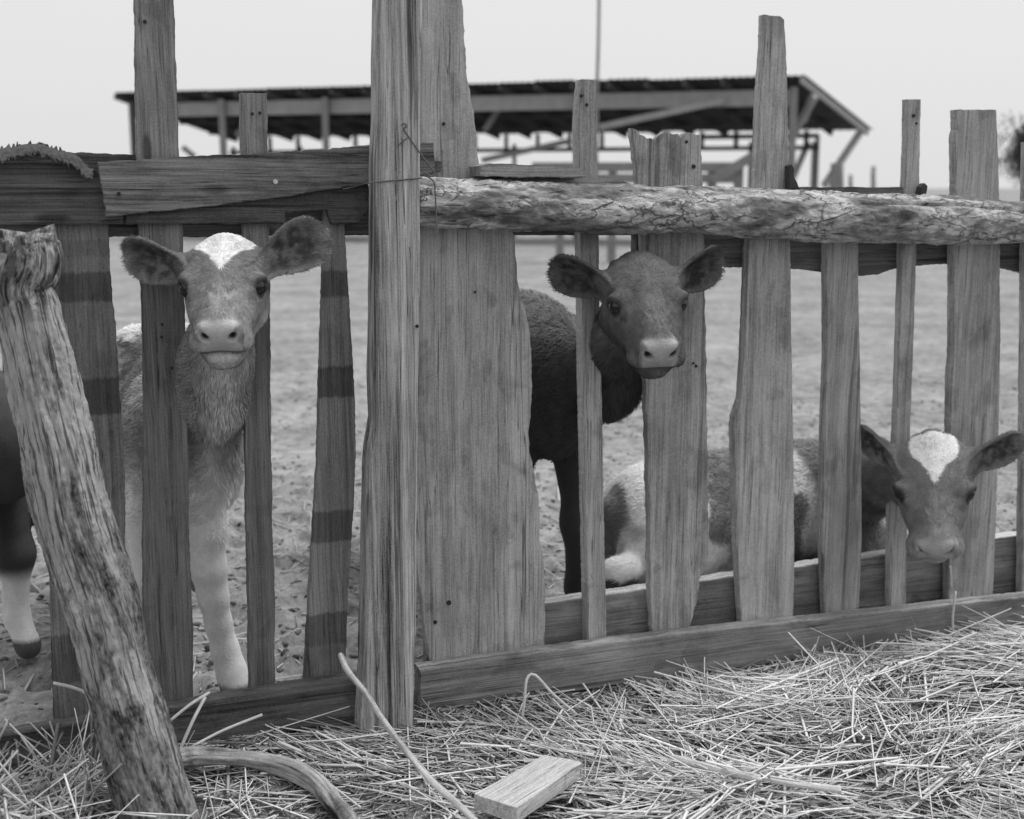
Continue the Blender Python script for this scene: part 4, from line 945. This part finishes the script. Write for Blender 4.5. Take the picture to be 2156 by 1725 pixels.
    HV = np.stack([b0-side_*wd[:, None], b0+side_*wd[:, None], m0+side_*(wd*.8)[:, None], m0-side_*(wd*.8)[:, None], t0], 1)
    n = len(p); base = (np.arange(n)*5)[:, None]
    F3 = np.concatenate([base+np.array([[0, 1, 2]]), base+np.array([[0, 2, 3]]), base+np.array([[3, 2, 4]])], 0)
    val = cc[:, 0]*(.62+.75*clump)*(.75+.5*rg.random(n)); hc = np.stack([val, np.zeros(n), np.zeros(n)], 1)
    hm = quad_mesh('coat_hair', HV.reshape(-1, 3)-O, F3, smooth=True); vattr(hm, 'coat', np.repeat(hc, 5, axis=0))
    ho = link('coat_hair', hm, M_hair, root); ho['kind'] = 'stuff'
    return root

def heart(x, y, tip, top, W, n):
    """white blaze: half width as a function of distance from its tip towards the poll"""
    t = (tip-y)/(tip-top); hw = W*np.interp(t, [-.05, 0, .18, .36, .52, .75, 1.0, 1.08], [0, .03, .22, .46, .88, 1.0, .90, 0])
    hw = np.where(np.abs(x) < 6, hw, hw)
    return sstep(-2.5, 2.5, hw-np.abs(x)+(n-.5)*9)*sstep(-.02, .06, t+(n-.5)*.05)
def mixv(a, b_, m): return a+(b_-a)*m
def face_common(h, v, gl, pad_v, n):
    """muzzle pad, nostrils, eyelids"""
    x, y, z = h[:, 0], h[:, 1], h[:, 2]; ax_ = np.abs(x)
    pad = sstep(104, 116, y+.15*(z+25)+(n-.5)*10)*sstep(44, 34, ax_+.25*np.abs(z+30))*sstep(-64, -54, z)*sstep(10, 0, z)
    v = mixv(v, pad_v, pad); gl = mixv(gl, .9, pad)
    nost = np.maximum(sstep(10, 6, np.sqrt((ax_-24)**2+((z+23)*1.2)**2)), 0)*sstep(126, 134, y)*sstep(152, 146, y+0*z)
    cav = sstep(13, 9, np.sqrt((ax_-26)**2+(z+25)**2))*sstep(129, 124, y)*sstep(95, 105, y); v = mixv(v, .03, cav)
    zm = -60-(np.clip(ax_, 0, 57)/57)**2*28; seam = sstep(4.0, 1.5, np.abs(z-zm))*sstep(84, 96, y)*sstep(60, 52, ax_); v = mixv(v, .05, seam*.85)
    lips = sstep(70, 90, y)*sstep(-66, -74, z)
    v = mixv(v, v*1.15, lips)
    ee = np.minimum(np.linalg.norm(h-np.array([-67, 11, 2]), axis=1), np.linalg.norm(h-np.array([67, 11, 2]), axis=1))
    v = mixv(v, .035, sstep(27, 20, ee)*.9)
    tear = sstep(17, 7, np.sqrt((ax_-50)**2+((y-30)*.6)**2+(z+6)**2)); brow = sstep(30, 8, np.sqrt((ax_-44)**2+((y+2)*.8)**2+(z-14)**2))
    v = mixv(v, v*.55, tear); v = mixv(v, v*.80, brow)
    return v, gl

# --- calf one: tan, white heart, pale foreleg
def coat1(V, h, b):
    n = fbm(V*70, 3, 3); x, y, z = h[:, 0], h[:, 1], h[:, 2]
    inhead = (np.abs(x) < 235) & (y > -150) & (z > -120) & (y < 170)
    v = np.full(len(V), .20); gl = np.zeros(len(V))
    v = np.where(inhead, .185, v); 
    v = mixv(v, .13, inhead*sstep(-5, -40, y)*sstep(-10, 10, z)*.8)
    v = mixv(v, .36, inhead*sstep(20, 70, y)*.4)                      # lighter muzzle
    v = mixv(v, .50, inhead*sstep(-45, -72, z)*.5)
    v = mixv(v, .12, inhead*sstep(82, 100, np.abs(x))*.6)
    v, gl = face_common(h, v, gl, .33, n)
    bl = heart(x, y, 8, -120, 56, n)*sstep(-12, 0, z)*inhead
    v = mixv(v, .78, bl)
    zb = b[:, 2]
    v = np.where(inhead, v, mixv(.25, .13, sstep(.04, -.10, b[:, 1])))
    leg = (~inhead)*sstep(.60, .46, zb+(n-.5)*.15)*sstep(-.10, .02, b[:, 1]); v = mixv(v, .66, leg); v = mixv(v, .5, (~inhead)*sstep(.05, .01, np.abs(b[:, 0]-.05))*sstep(.10, .14, b[:, 1])*.6)
    dark = (~inhead)*sstep(.60, .50, zb+(n-.5)*.1)*sstep(-.02, -.12, b[:, 1])*sstep(.28, .36, zb); v = mixv(v, .05, dark)
    v = mixv(v, .6, (~inhead)*sstep(.34, .28, zb)*sstep(0, -.1, b[:, 1]))
    v = mixv(v, .7, (~inhead)*sstep(-.44, -.52, b[:, 1]+(n-.5)*.25)*sstep(.5, .6, zb))
    hoof = (~inhead)*sstep(.045, .035, zb); v = mixv(v, .12, hoof)
    return np.stack([np.minimum(v*1.3, .8)*(.85+.3*n), gl, gl*0], 1)
R_ = math.radians
e1 = mid3(470, 600, .165)
h1 = Head(e1, R_(6.5), R_(27), R_(-1), 1.0, [(-1, (-.93, -.22, .06), (.05, .85, -.05), 142, 62, 28), (1, (.86, -.22, .36), (-.1, .85, .15), 144, 62, 28)], chin=.90)
b1 = Body((-.74, 2.72, 0), (.35, -.94), .98)
hoof1 = ground(492, 1452, .02)
leg1 = {1: [(mid3(430, 960, -.17), .056), (mid3(436, 1120, -.165), .039), (mid3(440, 1200, -.165), .036), (mid3(449, 1258, -.165), .031), (mid3(460, 1313, -.17), .027), (mid3(474, 1368, -.17), .028), (mid3(488, 1415, -.16), .031), (mid3(496, 1452, -.14), .034)]}
nk1 = [(b1.w((0, .08, .60)), .115), (mid3(448, 840, -.05), .066), (mid3(455, 760, .01), .056), (h1.w((0, -70, -45)), .056)]
calf('calf', 'tan calf with white heart-shaped blaze standing with its head through the fence', h1, b1, nk1, coat1, 90000, leg1, seed=3)

# --- calf two: dark, horn buds
def coat2(V, h, b):
    n = fbm(V*70, 3, 13); x, y, z = h[:, 0], h[:, 1], h[:, 2]
    inhead = (np.abs(x) < 235) & (y > -150) & (z > -110) & (y < 170)
    v = np.full(len(V), .045); gl = np.zeros(len(V))
    v = np.where(inhead, .10, v); v = mixv(v, .135, inhead*sstep(30, 10, np.abs(x))*sstep(-20, 20, y)*.8)
    v = mixv(v, .055, inhead*sstep(78, 95, np.abs(x))*.8); v = mixv(v, .06, inhead*sstep(-40, -70, z))
    v = mixv(v, .07, inhead*sstep(-75, -100, y))
    v, gl = face_common(h, v, gl, .27, n)
    v = mixv(v, .085, inhead*sstep(-58, -66, z)*sstep(60, 80, y))
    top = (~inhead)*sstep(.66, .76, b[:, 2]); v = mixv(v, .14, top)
    v = mixv(v, .55, (~inhead)*sstep(-.46, -.54, b[:, 1]+(n-.5)*.2)*sstep(.62, .7, b[:, 2]))
    return np.stack([np.minimum(v*1.3, .8)*(.8+.4*n), gl, gl*0], 1)
e2 = mid3(1363, 637, .17)
h2 = Head(e2, R_(9), R_(31), R_(-2), 1.06, [(-1, (-.92, -.30, .08), (-.10, .85, .0), 128, 58, 26), (1, (.92, -.28, .14), (.05, .85, .1), 134, 58, 26)], buds=True, chin=.74)
b2 = Body((.05, 3.08, 0), (.40, -.92), 1.10)
nk2 = [(b2.w((0, .08, .62)), .135), (mid3(1270, 800, -.14), .085), (mid3(1300, 720, -.02), .062), (h2.w((0, -75, -45)), .058)]
calf('calf', 'dark brown calf with small horn buds looking out between the pickets', h2, b2, nk2, coat2, 70000, seed=8)

# --- calf three: lying down, head out low
def coat3(V, h, b):
    n = fbm(V*60, 3, 23); x, y, z = h[:, 0], h[:, 1], h[:, 2]
    inhead = (np.abs(x) < 235) & (y > -150) & (z > -120) & (y < 170)
    gl = np.zeros(len(V)); v = np.where(inhead, .165, .17)
    v = mixv(v, .14, inhead*sstep(0, -50, y)*.7); v = mixv(v, .25, inhead*sstep(80, 112, y)*.8)
    v = mixv(v, .11, inhead*sstep(80, 96, np.abs(x))*.7)
    v, gl = face_common(h, v, gl, .27, n)
    v = mixv(v, .80, heart(x*.95, y, 6, -104, 46, n)*sstep(-12, 0, z)*inhead)
    nb = fbm(b*np.array([7, 7, 7]), 2, 44)
    wh = (~inhead)*np.maximum(sstep(-.30, -.36, b[:, 1]+(n-.5)*.1), sstep(.055, .035, np.abs(b[:, 1]+.06+.25*(b[:, 2]-.3)))*sstep(.16, .2, b[:, 2]))
    v = mixv(v, .66, wh*sstep(.70, .64, nb)); v = mixv(v, .10, (~inhead)*sstep(.075, .05, b[:, 2])*sstep(.5, .56, nb))
    v = mixv(v, .72, (~inhead)*sstep(.12, .09, b[:, 2])*sstep(-.40, -.46, b[:, 1]))
    return np.stack([np.minimum(v*1.3, .8)*(.8+.4*n), gl, gl*0], 1)
e3 = mid3(1967, 1030, .155)
h3 = Head(e3, R_(-12), R_(49), R_(-5), 1.14, [(-1, (-.84, -.55, .02), (-.2, .75, .1), 124, 54, 28), (1, (.92, -.20, .28), (.0, .85, .1), 128, 58, 28)], chin=.85)
ob = fw(1.27, -.32, 0); b3 = Body(ob, FT[:2], 1.0, lying=True)
nk3 = [(b3.w((0, .10, .30)), .125), (fw(1.385, -.20, .36), .10), (fw(1.37, -.06, .385), .062), (h3.w((0, -75, -45)), .060)]
foot3 = mid3(1306, 1206, -.15)
toes3 = [foot3+np.array([dx, -.026, -.030]) for dx in (-.022, .020)]
def hind_foot(f):
    f.ell(foot3, np.eye(3), np.array([.050, .045, .042]), .03); [f.ell(t, np.eye(3), np.array([.017, .026, .020]), .008) for t in toes3]; f.chain([mid3(1300, 1215, -.20), mid3(1340, 1190, -.30), mid3(1400, 1130, -.34)], [.036, .04, .06], .03)
_c3 = coat3
def coat3(V, h, b):
    c = _c3(V, h, b); d = np.linalg.norm(V-foot3, axis=1); n = fbm(V*55, 2, 71); near = sstep(.085, .06, d)
    c[:, 0] = mixv(c[:, 0], mixv(.8, .06, sstep(.0, -.022, V[:, 2]-foot3[2]+(n-.5)*.05)*sstep(.42, .55, n)), near)
    for t in toes3: c[:, 0] = mixv(c[:, 0], .05, sstep(.032, .022, np.linalg.norm((V-t)*np.array([1, .8, 1]), axis=1)))
    return c
calf('calf', 'brown calf with white blaze lying down with its chin near the bottom rail', h3, b3, nk3, coat3, 60000, seed=15, extra=hind_foot)

# --- calf four: almost wholly outside the picture on the left, only its dark lowered head and a white foot show
def coat4(V, h, b):
    n = fbm(V*60, 3, 33); gl = np.zeros(len(V)); inhead = (np.abs(h[:, 0]) < 235) & (h[:, 1] > -150) & (h[:, 2] > -120) & (h[:, 1] < 170)
    v = np.full(len(V), .05); v = mixv(v, .62, (~inhead)*sstep(.24, .19, b[:, 2])); v = mixv(v, .08, (~inhead)*sstep(.045, .035, b[:, 2]))
    return np.stack([np.minimum(v*1.3, .8)*(.8+.4*n), gl, gl*0], 1)
b4 = Body((-1.29, 2.80, 0), (.95, -.2), .95)
h4 = Head((-1.16, 2.93, .45), R_(60), R_(62), 0, .95, [(-1, (-.9, -.3, .1), (0, .85, 0), 125, 42, 22), (1, (.9, -.3, .1), (0, .85, 0), 125, 42, 22)])
nk4 = [(b4.w((0, .08, .60)), .11), ((-1.21, 2.88, .60), .075), (h4.w((0, -70, -45)), .06)]
calf('calf', 'dark calf with a white foot half hidden behind the leaning log', h4, b4, nk4, coat4, 0, fine=.006, coarse=.014, seed=21)

# ================================================================== STRAW, CLODS
def stalks(specs, sides=3):
    """specs: list of (points Nx3, radius, value)"""
    V = []; F = []; A = []
    for P, r, val in specs:
        P = np.asarray(P); T = P[1:]-P[:-1]; t0 = T[0]/np.linalg.norm(T[0]); a = np.cross(t0, [0.1, 0.2, 1.0]); a /= np.linalg.norm(a); b_ = np.cross(t0, a); n0 = len(V); fl_ = 1.7 if (len(V)//sides) % 10 < 4 else 1.0
        for i, p in enumerate(P):
            for k in range(sides):
                an = 2*math.pi*k/sides+.5; V.append(p+r*(math.cos(an)*a*fl_+math.sin(an)*b_*(.35 if fl_ > 1 else 1))); A.append((val, 0, 0))
        for i in range(len(P)-1):
            for k in range(sides):
                k2 = (k+1) % sides; q = n0+i*sides; F.append((q+k, q+k2, q+sides+k2, q+sides+k))
    return np.array(V), np.array(F), np.array(A)
bS = NB('straw'); _at = bS.attr('coat'); _sp = bS.n('ShaderNodeSeparateXYZ'); bS.l(_at.outputs['Vector'], _sp.inputs[0])
_n = bS.noise(bS.n('ShaderNodeTexCoord').outputs['Object'], 60, 3)
M_straw = bS.done(bS.math('MULTIPLY', _sp.outputs[0], bS.math('ADD', .7, bS.math('MULTIPLY', _n, .6))), .6)
def straw_field():
    rg = np.random.default_rng(77); sp = []
    def dens(u, o):
        r = sstep(.02, .45, u)*1.0*(1-.85*math.exp(-((u-.72)/.36)**2-((o-.06)/.10)**2))
        c = 0.34
        l = math.exp(-((u+.80)/.24)**2-((o-.22)/.22)**2)*1.5
        return max(r, c, min(1, l))
    tries = 0
    while len(sp) < 11000 and tries < 80000:
        tries += 1
        u = rg.uniform(-1.25, 2.1); o = rg.uniform(.055, 1.15); dn = dens(u, o)
        if rg.random() > dn: continue
        p = fw(u, o, 0); q_ = rg.random(); L = rg.uniform(.025, .11) if q_ < .45 else (rg.uniform(.10, .26) if q_ < .9 else rg.uniform(.24, .46))
        if u > -.45 and rg.random() < (.8 if u > .1 else .45)*sstep(.50, .62, vnoise(np.array([p[0]*4.2, p[1]*6.5, 9.0]), 5)): continue
        # swathes: neighbouring stalks lie alike
        sw = (vnoise(np.array([p[0]*2.6, p[1]*2.6, 4.0]))-.5)*3.2
        an = sw+rg.normal(0, .55) if u > -.3 else rg.uniform(-3.1, 3.1)
        el = rg.normal(0, .07)+(.10 if rg.random() < .1 else 0)
        if u < -.55 and rg.random() < .45: el = rg.uniform(.2, 1.0); L = min(L, .18)
        layer = abs(rg.normal(0, .022))*dn*(.35+.65*sstep(.06, .28, o))
        d = np.array([math.cos(an)*math.cos(el), math.sin(an)*math.cos(el), math.sin(el)])
        m = 3; kink = rg.random() < .3; pts = []; q = p-d*L/2; dd = d.copy()
        if el > .2: q = p.copy()
        for i in range(m+1):
            pts.append(q.copy())
            if kink and i == 1: dd = unit(dd+rg.normal(0, .35, 3)*np.array([1, 1, .4]))
            q = q+dd*L/m
        pts = np.array(pts); r = rg.uniform(.0007, .0021) if rg.random() < .85 else rg.uniform(.0021, .0032)
        g = gfast(pts[:, 0], pts[:, 1]); base = layer+r
        pts[:, 2] = pts[:, 2]+np.mean(g)+base; pts[:, 2] = np.maximum(pts[:, 2], g+r*.6)
        oo = (pts-P0)@FN; bad = oo.min()
        if bad < .052: pts = pts+FN*(.052-bad)
        ld = np.linalg.norm(pts[:, None, :]-LOG[0][0][None, ::6, :], axis=2)-LOG[0][1][None, ::6]
        if ld.min() < .006 and u < -.2: continue
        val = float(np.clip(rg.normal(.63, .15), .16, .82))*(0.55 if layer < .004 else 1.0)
        sp.append((pts, r, val))
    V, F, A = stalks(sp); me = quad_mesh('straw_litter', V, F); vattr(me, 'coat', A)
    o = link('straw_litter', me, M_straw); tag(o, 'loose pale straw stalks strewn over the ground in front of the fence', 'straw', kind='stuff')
straw_field()
def single(px_o, r, val, label):
    P = np.array([mid3(x, y, o) for x, y, o in px_o]); S, _ = spline(P, 4*len(P))
    O = S[0].copy(); me = loft('straw_stalk', S-O, np.full(len(S), r), 7); vattr(me, 'coat', np.tile([val, 0, 0], (len(me.vertices), 1)))
    o = link('straw_stalk', me, M_straw); o.location = tuple(O); tag(o, label, 'straw')
single([(1098, 1520, .17), (1104, 1478, .165), (1108, 1435, .16), (1116, 1421, .155), (1130, 1424, .16), (1165, 1462, .17), (1215, 1505, .19)], .0032, .62, 'tall straw stalk bent double in front of the bottom rail')
single([(2007, 1345, .10), (2006, 1300, .095), (2012, 1245, .09)], .0030, .6, 'straw stalk standing upright below the lying calf')
single([(2003, 1235, .145), (2002, 1205, .15), (2000, 1192, .15)], .0026, .5, 'bit of straw hanging from the lying calf\'s mouth')
single([(372, 1596, .12), (405, 1520, .10), (432, 1468, .07)], .0036, .6, 'straw stalk propped steeply on the left bottom rail')
single([(358, 1518, .10), (400, 1484, .085), (441, 1458, .06)], .0032, .6, 'straw stalk slanting up across the left bottom rail from the log')
single([(405, 1572, .13), (470, 1538, .10), (552, 1505, .08)], .0030, .6, 'long straw stalk lying across the face of the left bottom rail')
single([(585, 1562, .16), (680, 1603, .20), (780, 1650, .25), (890, 1692, .30)], .0036, .62, 'long straight straw stalk between the branch and the thin stick')
single([(240, 1600, .20), (215, 1530, .18), (190, 1470, .17), (160, 1450, .17), (112, 1438, .17)], .003, .6, 'long kinked straw stalk arching beside the leaning log')

def clods():
    rg = np.random.default_rng(5); V = []; F = []; A = []; bm = bmesh.new(); bmesh.ops.create_icosphere(bm, subdivisions=1, radius=1.0)
    bv = np.array([v.co for v in bm.verts]); bf = [[v.index for v in f.verts] for f in bm.faces]; bm.free()
    for i in range(12000):
        Y = 2.55+abs(rg.normal(0, 1.0))*2.6 if i < 9000 else rg.uniform(1.85, 2.9); X = rg.uniform(-.62, .66)*(Y+.6)
        p = np.array([X, Y, 0]); o = (p-P0)@FN
        if i < 9000 and o > -.1: continue
        if i >= 9000 and o < .06: continue
        big = rg.random() < .03
        s = (rg.uniform(.008, .015) if big else rg.uniform(.0025, .009))*(1.0 if i < 9000 else .6); sc_ = np.array([s*rg.uniform(.8, 1.5), s*rg.uniform(.8, 1.5), s*rg.uniform(.35, .7)])
        q = bv*(1+1.0*(rg.random((len(bv), 1))-.5))*sc_; a = rg.uniform(0, 6.28); q = q@rotz(a).T
        p[2] = gfast(np.array([X]), np.array([Y]))[0]+sc_[2]*.3; n0 = len(V); V += list(q+p); F += [[n0+k for k in f] for f in bf]
        A += [(float(np.clip(rg.choice([.06, .12, .20, .32], p=[.25, .3, .28, .17]), .03, .5)), 0, 0)]*len(bv)
    me = quad_mesh('soil_clods', np.array(V), np.array(F), smooth=False); vattr(me, 'coat', A)
    b = NB('clod'); at = b.attr('coat'); s = b.n('ShaderNodeSeparateXYZ'); b.l(at.outputs['Vector'], s.inputs[0])
    o = link('soil_clods', me, b.done(s.outputs[0], .95)); tag(o, 'dark dung clods and pebbles scattered over the pen floor', 'clods', kind='stuff')
    sp = []
    for i in range(2600):
        Y = 2.7+abs(rg.normal(0, 1.0))*2.2; X = rg.uniform(-.6, .62)*(Y+.5); p = np.array([X, Y, 0])
        if (p-P0)@FN > -.1: continue
        a = rg.uniform(0, 6.28); L = rg.uniform(.03, .16); d = np.array([math.cos(a), math.sin(a), 0])*L/2; P = np.array([p-d, p+d]); P[:, 2] = gfast(P[:, 0], P[:, 1])+.004
        sp.append((P, rg.uniform(.0012, .0028), float(rg.uniform(.3, .6))))
    ch = []
    for i in range(13000):
        p = fw(rg.uniform(-1.1, 1.9), rg.uniform(.055, .95), 0); a = rg.uniform(0, 6.28); L = rg.uniform(.006, .035); d = np.array([math.cos(a), math.sin(a), rg.normal(0, .15)])*L/2
        P = np.array([p-d, p+d]); P[:, 2] += gfast(P[:, 0], P[:, 1])+.004
        if np.linalg.norm(P[0][:2]-LOG[0][0][0][:2]) < .1: continue
        ch.append((P, rg.uniform(.0007, .0022), float(rg.uniform(.15, .6))))
    V, F, A = stalks(ch); me = quad_mesh('straw_chaff', V, F); vattr(me, 'coat', A); o = link('straw_chaff', me, M_straw); tag(o, 'short broken chaff littering the soil between the straw stalks', 'straw', kind='stuff')
    V, F, A = stalks(sp); me = quad_mesh('pen_straw', V, F); vattr(me, 'coat', A); o = link('pen_straw', me, M_straw); tag(o, 'sparse straw bits trodden into the pen behind the fence', 'straw', kind='stuff')
clods()
